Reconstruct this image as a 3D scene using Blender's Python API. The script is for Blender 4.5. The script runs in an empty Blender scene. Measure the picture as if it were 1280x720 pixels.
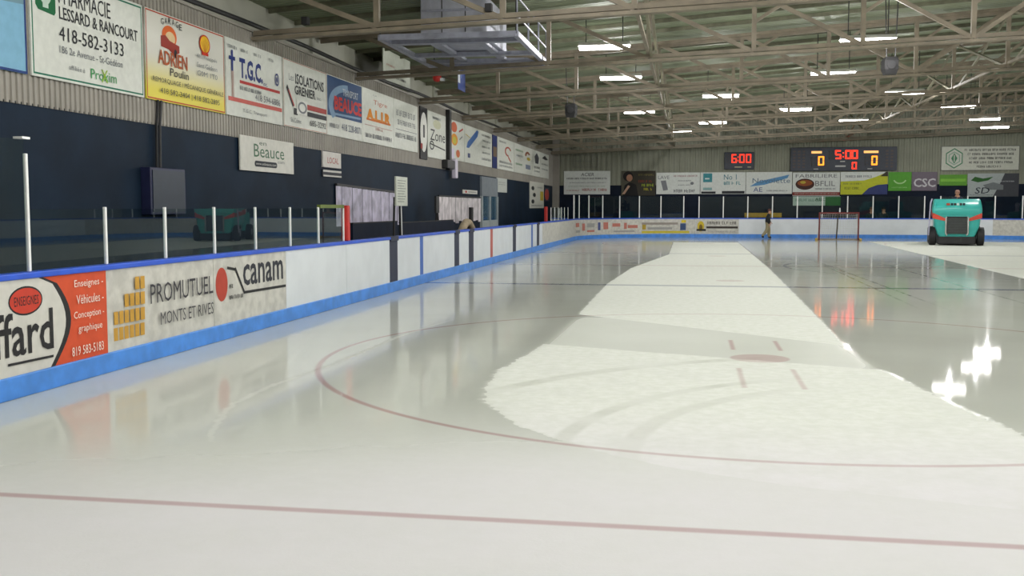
import bpy, bmesh, math, random
from mathutils import Vector, Matrix
random.seed(7)
C = bpy.context.scene
R = math.radians
# ---------------------------------------------------------------- camera, world, exposure
cam_d = bpy.data.cameras.new('camera'); cam = bpy.data.objects.new('camera', cam_d)
C.collection.objects.link(cam); C.camera = cam
cam.location = (0, 0, 1.655); cam.rotation_euler = (R(90 - 4.43), 0, R(9.73))
cam_d.sensor_width = 36; cam_d.lens = 36.54; cam_d.clip_end = 300; cam_d.clip_start = .05
W = bpy.data.worlds.new('world'); C.world = W; W.use_nodes = True
W.node_tree.nodes['Background'].inputs[0].default_value = (.6,.6,.6,1)
W.node_tree.nodes['Background'].inputs[1].default_value = .05
C.view_settings.view_transform = 'Standard'; C.view_settings.look = 'None'
C.view_settings.gamma = 1; C.view_settings.use_curve_mapping = False
C.view_settings.exposure = 0.0
LAMP_W = 228.0          # watts of one ceiling light
TUBE = 22.0             # emission of its tubes
try:
    C.cycles.use_denoising = True; C.cycles.max_bounces = 10; C.cycles.transparent_max_bounces = 24
    C.cycles.sample_clamp_indirect = 6
except Exception: pass

# ---------------------------------------------------------------- helpers
def lin(c):
    return c / 12.92 if c <= .04045 else ((c + .055) / 1.055) ** 2.4
def rgb(r, g, b): return (lin(r / 255), lin(g / 255), lin(b / 255), 1)

class NT:
    """tiny helper to write node maths"""
    def __init__(s, name):
        s.m = bpy.data.materials.new(name); s.m.use_nodes = True; s.t = s.m.node_tree; s.t.nodes.clear()
        s.out = s.t.nodes.new('ShaderNodeOutputMaterial')
    def n(s, kind, **kw):
        nd = s.t.nodes.new(kind)
        for k, v in kw.items(): setattr(nd, k, v)
        return nd
    def put(s, sock, v):
        if hasattr(v, 'is_linked') or hasattr(v, 'links'): s.t.links.new(v, sock)
        else: sock.default_value = v
    def ma(s, op, a, b=0.0, c=None):
        nd = s.n('ShaderNodeMath', operation=op); s.put(nd.inputs[0], a); s.put(nd.inputs[1], b)
        if c is not None: s.put(nd.inputs[2], c)
        return nd.outputs[0]
    def step(s, v, a, b):
        nd = s.n('ShaderNodeMapRange', interpolation_type='SMOOTHSTEP'); s.put(nd.inputs[0], v)
        nd.inputs[1].default_value = a; nd.inputs[2].default_value = b
        return nd.outputs[0]
    def mix(s, f, a, b):
        nd = s.n('ShaderNodeMix', data_type='RGBA'); s.put(nd.inputs[0], f); s.put(nd.inputs[6], a); s.put(nd.inputs[7], b)
        return nd.outputs[2]
    def noise(s, scale, detail=3, vec=None, rough=.5):
        nd = s.n('ShaderNodeTexNoise'); nd.inputs['Scale'].default_value = scale; nd.inputs['Detail'].default_value = detail
        nd.inputs['Roughness'].default_value = rough
        if vec is not None: s.t.links.new(vec, nd.inputs['Vector'])
        return nd.outputs[0]
    def curve(s, v, pts, lo, hi, span):
        """piecewise linear: v in 0..span -> value, pts list of (v, value) encoded in lo..hi"""
        nd = s.n('ShaderNodeValToRGB'); e = nd.color_ramp.elements
        while len(e) > 1: e.remove(e[0])
        for i, (a, b) in enumerate(pts):
            k = e[0] if i == 0 else e.new(a / span)
            k.position = a / span; g = (b - lo) / (hi - lo); k.color = (g, g, g, 1)
        s.put(nd.inputs[0], s.ma('DIVIDE', v, span))
        return s.ma('MULTIPLY_ADD', nd.outputs[0], hi - lo, lo)

_mats = {}
def mat(name, col, rough=.6, metal=0., spec=.5, var=.12, scale=6., bump=0., bscale=40., emit=0.):
    if name in _mats: return _mats[name]
    s = NT(name); b = s.n('ShaderNodeBsdfPrincipled')
    s.t.links.new(b.outputs[0], s.out.inputs[0])
    tc = s.n('ShaderNodeTexCoord').outputs['Object']
    if var:
        d = tuple(c * (1 - var) for c in col[:3]) + (1,); l = tuple(min(1, c * (1 + var * .5)) for c in col[:3]) + (1,)
        f = s.step(s.noise(scale, 4, tc), .3, .7)
        s.put(b.inputs['Base Color'], s.mix(f, d, l))
    else: b.inputs['Base Color'].default_value = col
    b.inputs['Roughness'].default_value = rough; b.inputs['Metallic'].default_value = metal
    b.inputs['Specular IOR Level'].default_value = spec
    if bump:
        bp = s.n('ShaderNodeBump'); bp.inputs['Strength'].default_value = bump; bp.inputs['Distance'].default_value = .01
        s.put(bp.inputs['Height'], s.noise(bscale, 4, tc)); s.t.links.new(bp.outputs[0], b.inputs['Normal'])
    if emit:
        b.inputs['Emission Color'].default_value = col; b.inputs['Emission Strength'].default_value = emit
    _mats[name] = s.m
    return s.m
_inks = {}
def ink(c):
    c = tuple(c)
    if c not in _inks: _inks[c] = mat('print_%d_%d_%d' % c, rgb(*c), .55, spec=.25, var=.06, scale=9)
    return _inks[c]

class MB:
    """mesh builder"""
    def __init__(s): s.v = []; s.f = []; s.mi = []
    def add(s, vs, fs, m=0):
        o = len(s.v); s.v += [tuple(v) for v in vs]; s.f += [tuple(i + o for i in f) for f in fs]; s.mi += [m] * len(fs)
        return s
    def box(s, x0, y0, z0, x1, y1, z1, m=0, M=None, bev=0.):
        if bev:
            bm = bmesh.new(); bmesh.ops.create_cube(bm, size=1)
            for v in bm.verts: v.co = Vector(((x0 + x1) / 2 + v.co.x * (x1 - x0), (y0 + y1) / 2 + v.co.y * (y1 - y0), (z0 + z1) / 2 + v.co.z * (z1 - z0)))
            bmesh.ops.bevel(bm, geom=bm.edges[:], offset=bev, segments=2, affect='EDGES', profile=.5)
            bm.verts.index_update(); vs = [v.co.copy() for v in bm.verts]; fs = [[v.index for v in f.verts] for f in bm.faces]; bm.free()
        else:
            vs = [Vector(p) for p in ((x0,y0,z0),(x1,y0,z0),(x1,y1,z0),(x0,y1,z0),(x0,y0,z1),(x1,y0,z1),(x1,y1,z1),(x0,y1,z1))]
            fs = [(3,2,1,0),(4,5,6,7),(0,1,5,4),(1,2,6,5),(2,3,7,6),(3,0,4,7)]
        if M is not None: vs = [M @ v for v in vs]
        return s.add(vs, fs, m)
    def tube(s, pts, r, n=10, m=0, cap=True):
        pts = [Vector(p) for p in pts]; rs = r if isinstance(r, (list, tuple)) else [r] * len(pts)
        rings = []; prev = None
        for i, p in enumerate(pts):
            d = (pts[min(i + 1, len(pts) - 1)] - pts[max(i - 1, 0)]).normalized()
            if prev is None: u = d.orthogonal().normalized()
            else:
                u = prev - d * prev.dot(d); u = u.normalized() if u.length > 1e-6 else d.orthogonal().normalized()
            prev = u; w = d.cross(u)
            rings.append([p + (u * math.cos(2 * math.pi * k / n) + w * math.sin(2 * math.pi * k / n)) * rs[i] for k in range(n)])
        vs = [v for rg in rings for v in rg]; fs = []
        for i in range(len(rings) - 1):
            for k in range(n): fs.append((i * n + k, i * n + (k + 1) % n, (i + 1) * n + (k + 1) % n, (i + 1) * n + k))
        if cap: fs += [tuple(range(n - 1, -1, -1)), tuple((len(rings) - 1) * n + k for k in range(n))]
        return s.add(vs, fs, m)
    def bar(s, a, b, w, h, m=0):
        """rectangular bar from a to b"""
        a, b = Vector(a), Vector(b); d = (b - a).normalized()
        u = d.cross(Vector((0, 0, 1))); u = Vector((0, 1, 0)) if u.length < .02 else u.normalized(); w_ = u.cross(d)
        vs = []
        for p in (a, b):
            for i, j in ((-1, -1), (1, -1), (1, 1), (-1, 1)): vs.append(p + u * i * w / 2 + w_ * j * h / 2)
        return s.add(vs, [(0,1,2,3),(7,6,5,4),(0,4,5,1),(1,5,6,2),(2,6,7,3),(3,7,4,0)], m)
    def loft(s, rings, m=0, cap=True):
        n = len(rings[0]); vs = [v for r in rings for v in r]; fs = []
        for i in range(len(rings) - 1):
            for k in range(n): fs.append((i * n + k, i * n + (k + 1) % n, (i + 1) * n + (k + 1) % n, (i + 1) * n + k))
        if cap: fs += [tuple(range(n - 1, -1, -1)), tuple((len(rings) - 1) * n + k for k in range(n))]
        return s.add(vs, fs, m)
    def ball(s, c, rx, ry, rz, n=14, k=9, m=0):
        rings = []
        for i in range(1, k):
            t = math.pi * i / k
            rings.append([(c[0] + rx * math.sin(t) * math.cos(2 * math.pi * j / n), c[1] + ry * math.sin(t) * math.sin(2 * math.pi * j / n), c[2] - rz * math.cos(t)) for j in range(n)])
        return s.loft(rings, m)
    def build(s, name, mats, parent=None, smooth=False, loc=None):
        me = bpy.data.meshes.new(name); me.from_pydata([tuple(v) for v in s.v], [], s.f)
        mats = mats if isinstance(mats, (list, tuple)) else [mats]
        for m in mats: me.materials.append(m)
        if len(mats) > 1: me.polygons.foreach_set('material_index', s.mi)
        bm = bmesh.new(); bm.from_mesh(me); bmesh.ops.recalc_face_normals(bm, faces=bm.faces[:]); bm.to_mesh(me); bm.free()
        if smooth:
            me.polygons.foreach_set('use_smooth', [True] * len(me.polygons))
            try: me.set_sharp_from_angle(angle=R(38))
            except Exception: pass
        return link(name, me, parent, loc)
def link(name, me, parent=None, loc=None):
    o = bpy.data.objects.new(name, me); C.collection.objects.link(o)
    if parent is not None: o.parent = parent
    if loc is not None: o.location = loc
    return o
def tag(o, label=None, cat=None, group=None, kind=None):
    if label: o['label'] = label
    if cat: o['category'] = cat
    if group: o['group'] = group
    if kind: o['kind'] = kind
    return o
def thing(name, label, cat, loc=(0, 0, 0), rot=(0, 0, 0), group=None):
    o = bpy.data.objects.new(name, None); C.collection.objects.link(o); o.empty_display_size = .2
    o.location = loc; o.rotation_euler = rot
    return tag(o, label, cat, group)

_tx = {}
def text_mesh(s, bold=0.):
    key = (s, bold)
    if key in _tx: return _tx[key]
    cu = bpy.data.curves.new('t', 'FONT'); cu.body = s; cu.offset = bold; cu.resolution_u = 2
    ob = bpy.data.objects.new('t', cu); C.collection.objects.link(ob)
    dg = bpy.context.evaluated_depsgraph_get(); me = ob.evaluated_get(dg).to_mesh()
    vs = [v.co.copy() for v in me.vertices]; fs = [tuple(p.vertices) for p in me.polygons]
    ob.evaluated_get(dg).to_mesh_clear(); bpy.data.objects.remove(ob); bpy.data.curves.remove(cu)
    x0 = min(v.x for v in vs); x1 = max(v.x for v in vs); y0 = min(v.y for v in vs); y1 = max(v.y for v in vs)
    vs = [((v.x - x0) / (x1 - x0), (v.y - y0) / max(1e-6, y1 - y0)) for v in vs]
    _tx[key] = (vs, fs); return _tx[key]

class Print:
    """flat print on a panel: local X right, Y up, Z out of the panel; u, v are fractions of w, h"""
    def __init__(s, parent, w, h, z0): s.p = parent; s.w = w; s.h = h; s.z = z0; s.L = {}
    def _mb(s, kind, col):
        s.z += .0012
        s.k = getattr(s, 'k', 0) + 1
        return s.L.setdefault((kind, col, s.k if kind == 'emblem' else 0), MB())
    def poly(s, pts, col, kind='emblem'):
        mb = s._mb(kind, col); mb.add([(u * s.w, v * s.h, s.z) for u, v in pts], [tuple(range(len(pts)))]); return s
    def rect(s, u0, v0, u1, v1, col, kind='emblem'): return s.poly([(u0, v0), (u1, v0), (u1, v1), (u0, v1)], col, kind)
    def ell(s, cu, cv, ru, rv, col, kind='emblem', a0=0, a1=360, n=28):
        return s.poly([(cu + ru * math.cos(R(a0 + (a1 - a0) * k / n)), cv + rv * math.sin(R(a0 + (a1 - a0) * k / n))) for k in range(n)], col, kind)
    def ring(s, cu, cv, ru, rv, tu, tv, col, a0=0, a1=360, n=28, kind='emblem'):
        mb = s._mb(kind, col); vs = []
        for k in range(n + 1):
            a = R(a0 + (a1 - a0) * k / n)
            vs += [((cu + ru * math.cos(a)) * s.w, (cv + rv * math.sin(a)) * s.h, s.z), ((cu + (ru - tu) * math.cos(a)) * s.w, (cv + (rv - tv) * math.sin(a)) * s.h, s.z)]
        mb.add(vs, [(2 * k, 2 * k + 2, 2 * k + 3, 2 * k + 1) for k in range(n)]); return s
    def line(s, u0, v0, u1, v1, t, col, kind='emblem'):
        a = Vector((u0 * s.w, v0 * s.h)); b = Vector((u1 * s.w, v1 * s.h)); d = (b - a).normalized(); n = Vector((-d.y, d.x)) * t / 2
        mb = s._mb(kind, col); mb.add([(q.x, q.y, s.z) for q in (a - n, b - n, b + n, a + n)], [(0, 1, 2, 3)]); return s
    def frame(s, t, col, inset=0.):
        mb = s._mb('border', col); a = inset; w, h = s.w, s.h
        for q in ((a, a, w - a, a + t), (a, h - a - t, w - a, h - a), (a, a + t, a + t, h - a - t), (w - a - t, a + t, w - a, h - a - t)):
            mb.add([(q[0], q[1], s.z), (q[2], q[1], s.z), (q[2], q[3], s.z), (q[0], q[3], s.z)], [(0, 1, 2, 3)])
        return s
    def text(s, t, u0, v0, u1, v1, col, slant=0., bold=0.):
        vs, fs = text_mesh(t, bold); mb = s._mb('lettering', col)
        mb.add([((u0 + (u1 - u0) * x) * s.w + slant * (v1 - v0) * s.h * y, (v0 + (v1 - v0) * y) * s.h, s.z) for x, y in vs], fs); return s
    def words(s, u0, u1, v, h, col, seed=1):
        """a line of print too small to read"""
        rr = random.Random(seed); mb = s._mb('small_print', col); u = u0; hw = h * s.h
        q = lambda a_, b_, c_, d_: mb.add([(a_ * s.w, b_ * s.h, s.z), (c_ * s.w, b_ * s.h, s.z), (c_ * s.w, d_ * s.h, s.z), (a_ * s.w, d_ * s.h, s.z)], [(0, 1, 2, 3)])
        lw = .55 * hw / s.w; st = .17 * hw / s.w; b0 = v - h / 2; left = rr.randint(2, 7)
        while u < u1 - lw:
            if left == 0: u += lw * .9; left = rr.randint(2, 8); continue
            q(u, b0, u + st, b0 + h)
            if rr.random() < .6: q(u + lw - st, b0 + (h * .1 if rr.random() < .5 else 0), u + lw, b0 + h * .9)
            for f_ in (0, .42, .84):
                if rr.random() < .62: q(u + st, b0 + f_ * h, u + lw, b0 + (f_ + .16) * h)
            u += lw * 1.35; left -= 1
        return s
    def done(s):
        for (kind, col, _), mb in s.L.items():
            o = mb.build(kind, ink(col), s.p)
            if kind in ('small_print', 'lettering'): o['kind'] = 'stuff'

LEFT = (R(90), 0, R(90)); FAR = (R(90), 0, 0)
def sign(label, loc, rot, w, h, col, t=.03, cat='sign', name='advertising_sign', group=None, frame=None):
    root = thing(name, label, cat, loc, rot, group)
    MB().box(0, 0, 0, w, h, t, bev=.004).build('panel', ink(col) if not isinstance(col, bpy.types.Material) else col, root)
    return Print(root, w, h, t)

def yb(px, X=5.75):   # along-the-rink distance on a plane X metres left of the camera axis
    return X / math.tan(R(9.73) - math.atan((px - 640) / 1299.1))
def yw(px): return yb(px, 8.0)

# ---------------------------------------------------------------- materials of the setting
navy = mat('navy_paint', rgb(22, 37, 54), .6, spec=.12, var=.25, scale=1.2)
navy2 = mat('dark_navy_paint', rgb(22, 31, 48), .6, spec=.12, var=.2, scale=2)
steel = mat('painted_truss_steel', rgb(128, 118, 101), .6, var=.22, scale=3)
fasc = mat('grey_ribbed_cladding', rgb(152, 147, 138), .5, var=.12, scale=1.5)
greyw = mat('grey_green_wall_cladding', rgb(136, 138, 122), .6, var=.12, scale=.8)
upw = mat('pale_grey_upper_wall', rgb(178, 178, 164), .6, var=.14, scale=.5)
white = mat('white_board_plastic', rgb(222, 227, 232), .35, var=.05, scale=2)
adw = mat('scuffed_ad_vinyl', rgb(200, 198, 190), .5, var=.17, scale=7)
blue = mat('blue_cap_plastic', rgb(32, 84, 205), .4, var=.1)
kick = mat('sky_blue_kick_plastic', rgb(72, 140, 225), .4, var=.18, scale=4)
alu = mat('pale_aluminium', rgb(240, 240, 238), .4, var=.04)
galv = mat('galvanised_steel', rgb(158, 160, 176), .45, metal=.1, var=.15, scale=8)
black = mat('black_rubber', rgb(22, 22, 24), .6, var=.2)
dark = mat('dark_metal', rgb(40, 40, 42), .5, var=.2)
rub = mat('dark_rubber_floor', rgb(60, 62, 62), .8, var=.2)
redp = mat('red_paint', rgb(190, 40, 34), .45, var=.12)

def deck_mat():
    s = NT('green_grey_roof_deck'); b = s.n('ShaderNodeBsdfPrincipled'); s.t.links.new(b.outputs[0], s.out.inputs[0])
    tc = s.n('ShaderNodeTexCoord').outputs['Object']
    f = s.step(s.noise(.35, 4, tc), .3, .7)
    s.put(b.inputs['Base Color'], s.mix(f, rgb(118, 128, 102), rgb(138, 146, 120))); b.inputs['Roughness'].default_value = .6
    wv = s.n('ShaderNodeTexWave', bands_direction='Y'); s.t.links.new(tc, wv.inputs[0]); wv.inputs['Scale'].default_value = 1.6; wv.inputs['Distortion'].default_value = 0
    bp = s.n('ShaderNodeBump'); bp.inputs['Strength'].default_value = .7; bp.inputs['Distance'].default_value = .04
    s.t.links.new(wv.outputs[1], bp.inputs['Height']); s.t.links.new(bp.outputs[0], b.inputs['Normal'])
    return s.m

def ice_mat():
    s = NT('ice'); tc = s.n('ShaderNodeTexCoord').outputs['Object']
    sx = s.n('ShaderNodeSeparateXYZ'); s.t.links.new(tc, sx.inputs[0]); x, y = sx.outputs[0], sx.outputs[1]
    M = s.ma; mn = lambda a, b: M('MINIMUM', a, b); mx = lambda a, b: M('MAXIMUM', a, b); sub = lambda a, b: M('SUBTRACT', a, b)
    n1 = s.noise(1.6, 5, tc, .6); n2 = s.noise(9, 4, tc, .6); n3 = s.noise(.35, 3, tc)
    jit = M('ADD', M('MULTIPLY', sub(n1, .5), .22), M('MULTIPLY', sub(n2, .5), .16))
    left = s.curve(y, [(5.7, 3.2), (5.95, 1.9), (6.35, .3), (6.84, -.5), (7.75, -1.33), (8.87, -1.81), (10.2, -1.9), (12.4, -1.74), (16, -1.69), (22.5, -1.75), (28.6, -1.57), (37.2, -.72), (50, -.78)], -10, 10, 70)
    right = s.curve(y, [(5.7, 2.7), (8, 2.41), (11, 1.93), (12.9, 1.84), (17.7, 1.93), (29.2, 2.11), (50, 2.22)], -10, 10, 70)
    inlane = mn(sub(x, left), sub(right, x))
    sA = sub(y, M('MULTIPLY_ADD', x, -.88, 14.51)); sB = sub(M('MULTIPLY_ADD', x, -.39, 11.76), y)
    near = s.step(y, 13, 10)
    d = M('MULTIPLY_ADD', jit, M('MULTIPLY_ADD', near, .5, .3), mn(mn(inlane, mx(sA, sB)), sub(50.3, y)))
    dryA = s.step(d, -.06, .06)
    # tyre arcs polished into the near patch
    def arc(cx, cy, r, w):
        dd = M('SQRT', M('ADD', M('POWER', sub(x, cx), 2.), M('POWER', sub(y, cy), 2.)))
        return s.step(M('ABSOLUTE', sub(dd, r)), w, w * .4)
    tyre = mx(mx(M('MULTIPLY', arc(2.9, 7.0, 5.1, .13), .9), M('MULTIPLY', arc(2.9, 7.0, 3.8, .10), .6)), M('MULTIPLY', arc(2.9, 7.0, 3.3, .11), .6))
    tyre = M('MULTIPLY', tyre, s.step(M('MULTIPLY_ADD', n2, .5, n1), .5, 1.1)); tyre = M('MULTIPLY', tyre, M('MULTIPLY', s.step(x, 1.6, .3), M('MULTIPLY', s.step(y, 6.2, 7.2), s.step(inlane, -.2, .1))))
    dryA = M('MULTIPLY', dryA, M('MULTIPLY_ADD', s.step(n1, .25, .6), M('MULTIPLY', near, .3), M('MULTIPLY_ADD', near, -.3, 1.)))
    dB = M('MULTIPLY_ADD', jit, .35, mn(sub(x, M('MULTIPLY_ADD', y, .031, 6.9)), mn(sub(53., y), sub(16.3, x))))
    dryB = s.step(dB, -.08, .08)
    front = M('MULTIPLY', s.step(M('ADD', M('MULTIPLY_ADD', sub(n3, .5), 1.4, y), M('MULTIPLY', mx(M('MULTIPLY_ADD', x, -1., -1.2), 0.), .45)), 9.0, 5.6), .8)
    front = M('MULTIPLY', front, M('MULTIPLY_ADD', n1, .3, .85))
    dry = mx(mx(dryA, dryB), front)
    band_ = M('MULTIPLY', s.step(inlane, -.1, .2), M('MULTIPLY', s.step(y, 10.5, 11.5), s.step(y, 16.3, 15.)))
    # slush ridge left by the blade
    rg = s.curve(y, [(6.2, -2.9), (6.96, -3.43), (8.15, -3.8), (9.07, -3.82), (10.75, -3.7), (12.9, -3.68), (15.5, -3.4)], -10, 10, 70)
    ridge = M('MULTIPLY', s.step(M('ABSOLUTE', sub(M('MULTIPLY_ADD', jit, .5, x), rg)), .05, .01), M('MULTIPLY', s.step(y, 6.3, 7.), s.step(y, 15.3, 13.)))
    dry = mx(dry, M('MULTIPLY', ridge, .32))
    matt = mx(dry, M('MULTIPLY', band_, .72)); dry = mx(dry, M('MULTIPLY', band_, .12))
    # paint under the ice
    def band(v, c, w, soft=.02): return s.step(M('ABSOLUTE', sub(v, c)), w / 2 + soft, w / 2 - soft)
    def dist(cx, cy): return M('SQRT', M('ADD', M('POWER', sub(x, cx), 2.), M('POWER', sub(y, cy), 2.)))
    def circ(cx, cy, r, w): return band(dist(cx, cy), r, w)
    red = band(y, 5.317, .075)
    for q in ((.77, 11.64), (13.4, 11.64), (.77, 48.5), (13.4, 48.5)):
        red = mx(red, M('MULTIPLY', circ(*q, 4.78, .06), .8)); red = mx(red, M('MULTIPLY', s.step(dist(*q), .34, .3), .6))
    hx = mx(band(x, .51, .05), band(x, 1.05, .05)); hy = mx(band(y, 12.75, .9), band(y, 10.3, 1.2))
    red = mx(red, M('MULTIPLY', mn(hx, hy), .7))
    red = mx(red, M('MULTIPLY', band(y, 30., .26), .6)); red = mx(red, M('MULTIPLY', band(y, 54.8, .07), .8))
    for q in ((.9, 24.), (13.4, 24.), (.9, 36.2), (13.4, 36.2)): red = mx(red, M('MULTIPLY', s.step(dist(*q), .34, .3), .5))
    blu = mx(band(y, 22.27, .3), band(y, 37.9, .3)); blu = mx(blu, M('MULTIPLY', circ(7.2, 30., 4.57, .06), .7))
    skid = mx(mx(band(M('MULTIPLY_ADD', y, .012, x), 5.95, .07), band(M('MULTIPLY_ADD', y, -.006, x), 3.6, .05)), band(M('MULTIPLY_ADD', y, .02, x), 4.5, .06))
    skid = M('MULTIPLY', M('MULTIPLY', skid, s.step(y, 17, 22)), s.step(n1, .35, .6))
    wetc = s.mix(s.step(n3, .3, .7), rgb(197, 200, 191), rgb(205, 208, 200))
    wetc = s.mix(M('MULTIPLY', skid, .6), wetc, rgb(95, 100, 96))
    dryc = s.mix(s.step(n2, .3, .7), rgb(219, 222, 213), rgb(229, 231, 225))
    dryc = s.mix(front, dryc, rgb(229, 226, 231))
    base = s.mix(dry, wetc, dryc)
    base = s.mix(M('MULTIPLY', tyre, .8), base, rgb(174, 177, 163))
    fade = M('MULTIPLY_ADD', dry, -.42, 1.)
    base = s.mix(M('MULTIPLY', M('MULTIPLY', red, fade), .66), base, rgb(150, 72, 80))
    base = s.mix(M('MULTIPLY', M('MULTIPLY', blu, fade), .75), base, rgb(70, 84, 120))
    b = s.n('ShaderNodeBsdfPrincipled'); s.t.links.new(b.outputs[0], s.out.inputs[0])
    s.put(b.inputs['Base Color'], base); b.inputs['IOR'].default_value = 1.31
    rough = M('ADD', M('MULTIPLY_ADD', n1, .03, .02), M('ADD', M('MULTIPLY', s.step(y, 13., 21.), .05), M('MULTIPLY', s.step(x, -1.5, -3.), .04)))
    s.put(b.inputs['Roughness'], M('MULTIPLY_ADD', matt, .55, rough))
    s.put(b.inputs['Specular IOR Level'], M('MULTIPLY_ADD', M('SQRT', matt), -.22, .22))
    bp = s.n('ShaderNodeBump'); bp.inputs['Distance'].default_value = .004
    s.put(bp.inputs['Height'], M('ADD', M('MULTIPLY', s.noise(26, 3, tc), .5), M('MULTIPLY', s.noise(60, 2, tc), M('MULTIPLY', dry, .6))))
    s.put(bp.inputs['Strength'], M('MULTIPLY_ADD', dry, .25, .08)); s.t.links.new(bp.outputs[0], b.inputs['Normal'])
    return s.m

def glass_mat():
    s = NT('acrylic_shield'); fr = s.n('ShaderNodeFresnel'); fr.inputs[0].default_value = 1.48
    a = s.n('ShaderNodeBsdfTransparent'); a.inputs[0].default_value = (.86, .91, .90, 1)
    g = s.n('ShaderNodeBsdfGlossy'); g.inputs['Roughness'].default_value = .01; g.inputs[0].default_value = (.85, .95, .92, 1)
    gm = s.n('ShaderNodeNewGeometry'); ff = s.ma('MULTIPLY', fr.outputs[0], s.ma('SUBTRACT', 1.0, gm.outputs['Backfacing'])); m = s.n('ShaderNodeMixShader'); s.t.links.new(ff, m.inputs[0]); s.t.links.new(a.outputs[0], m.inputs[1]); s.t.links.new(g.outputs[0], m.inputs[2])
    s.t.links.new(m.outputs[0], s.out.inputs[0]); return s.m
glass = glass_mat()

# ---------------------------------------------------------------- the setting
XL, XR, YF, YN = -8.0, 24.0, 61.0, -6.0           # inner faces of the hall
deck_z = lambda x: 5.85 + .072 * (x + 8.9)
chord_z = lambda x: 4.79 + .038 * (x + 8)         # middle of the bottom chord
def struct(name, mb, m, parent=None, **k):
    o = mb.build(name, m, parent, **k)
    if parent is None: o['kind'] = 'structure'
    return o
ice = struct('floor', MB().box(-5.85, -1, -.06, 20.3, 58.35, 0), ice_mat())
struct('floor.001', MB().box(-9.6, -6.2, -.2, 24.3, 61.3, -.062), rub)
# left wall: navy below, ribbed fascia above it, upper wall set back over a ledge
wl = struct('wall_left', MB().box(-8.2, YN, -.06, XL, YF + .2, 2.93), navy)
def ribbed(y0, y1, z0, z1, pitch, dep, axis):
    mb = MB(); n = int((y1 - y0) / pitch); vs = []
    for i in range(n):
        a = y0 + i * pitch
        for t, dd in ((0, 0), (.42, 0), (.5, dep), (.92, dep)): vs.append((a + t * pitch, dd))
    for a, dd in vs:
        for z in (z0, z1): mb.v.append((dd, a, z) if axis == 'L' else (a, -dd, z))
    mb.f = [(2 * i, 2 * i + 2, 2 * i + 3, 2 * i + 1) for i in range(len(vs) - 1)]; mb.mi = [0] * len(mb.f)
    return mb
struct('fascia_core', MB().box(-8.25, YN, 2.93, XL - .005, YF + .2, 4.86), fasc, wl)
struct('ribbed_cladding', ribbed(YN, YF, 2.90, 4.86, .11, .022, 'L'), fasc, wl, loc=(XL, 0, 0))
struct('ledge', MB().box(-9.0, YN, 4.86, XL + .06, YF + .2, 4.90), fasc, wl)
up = struct('upper_wall', MB().box(-9.1, YN, 4.9, -8.9, YF + .2, 6.0), upw, wl)
for i in range(9):
    struct('upper_wall_rib', MB().box(-8.9, 6 + i * 5.9, 4.9, -8.83, 6.12 + i * 5.9, 5.84), upw, wl)
wb = struct('wall_back', MB().box(-9.1, YF, -.06, XR + .2, YF + .2, 2.94), navy2)
struct('upper_wall', MB().box(-9.1, YF + .005, 2.94, XR + .2, YF + .2, 8.6), greyw, wb)
struct('ribbed_cladding', ribbed(XL, XR, 2.94, 8.3, .3, .03, 'F'), greyw, wb, loc=(0, YF, 0))
struct('corner_column', MB().box(-8.0, YF - .35, -.06, -7.62, YF - .03, 6.8), fasc, wb)
struct('wall_right', MB().box(XR, YN, -.06, XR + .2, YF + .2, 8.6), upw)
struct('wall_front', MB().box(-9.1, YN - .2, -.06, XR + .2, YN, 8.6), upw)
cl = bpy.data.objects
deck = deck_mat()
mb = MB(); mb.add([(-9.2, YN - .2, deck_z(-9.2)), (XR + .2, YN - .2, deck_z(XR + .2)), (XR + .2, YF + .2, deck_z(XR + .2)), (-9.2, YF + .2, deck_z(-9.2)),
                   (-9.2, YN - .2, deck_z(-9.2) + .2), (XR + .2, YN - .2, deck_z(XR + .2) + .2), (XR + .2, YF + .2, deck_z(XR + .2) + .2), (-9.2, YF + .2, deck_z(-9.2) + .2)],
                  [(3,2,1,0),(4,5,6,7),(0,1,5,4),(1,2,6,5),(2,3,7,6),(3,0,4,7)])
ceil = struct('ceiling', mb, deck)
TR = [6.6, 12.4, 18.3, 24.3, 30.2, 36.1, 42.0, 47.9, 53.8, 59.7]
purl = mat('brown_purlin_steel', rgb(100, 100, 80), .6, var=.2)
y = 2.0
while y < 60.5:
    if min(abs(y - t) for t in TR) > .3:
        MB().bar((-8.85, y, deck_z(-8.85) - .055), (XR, y, deck_z(XR) - .055), .06, .10).build('purlin', purl, ceil)
    y += 1.475

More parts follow.
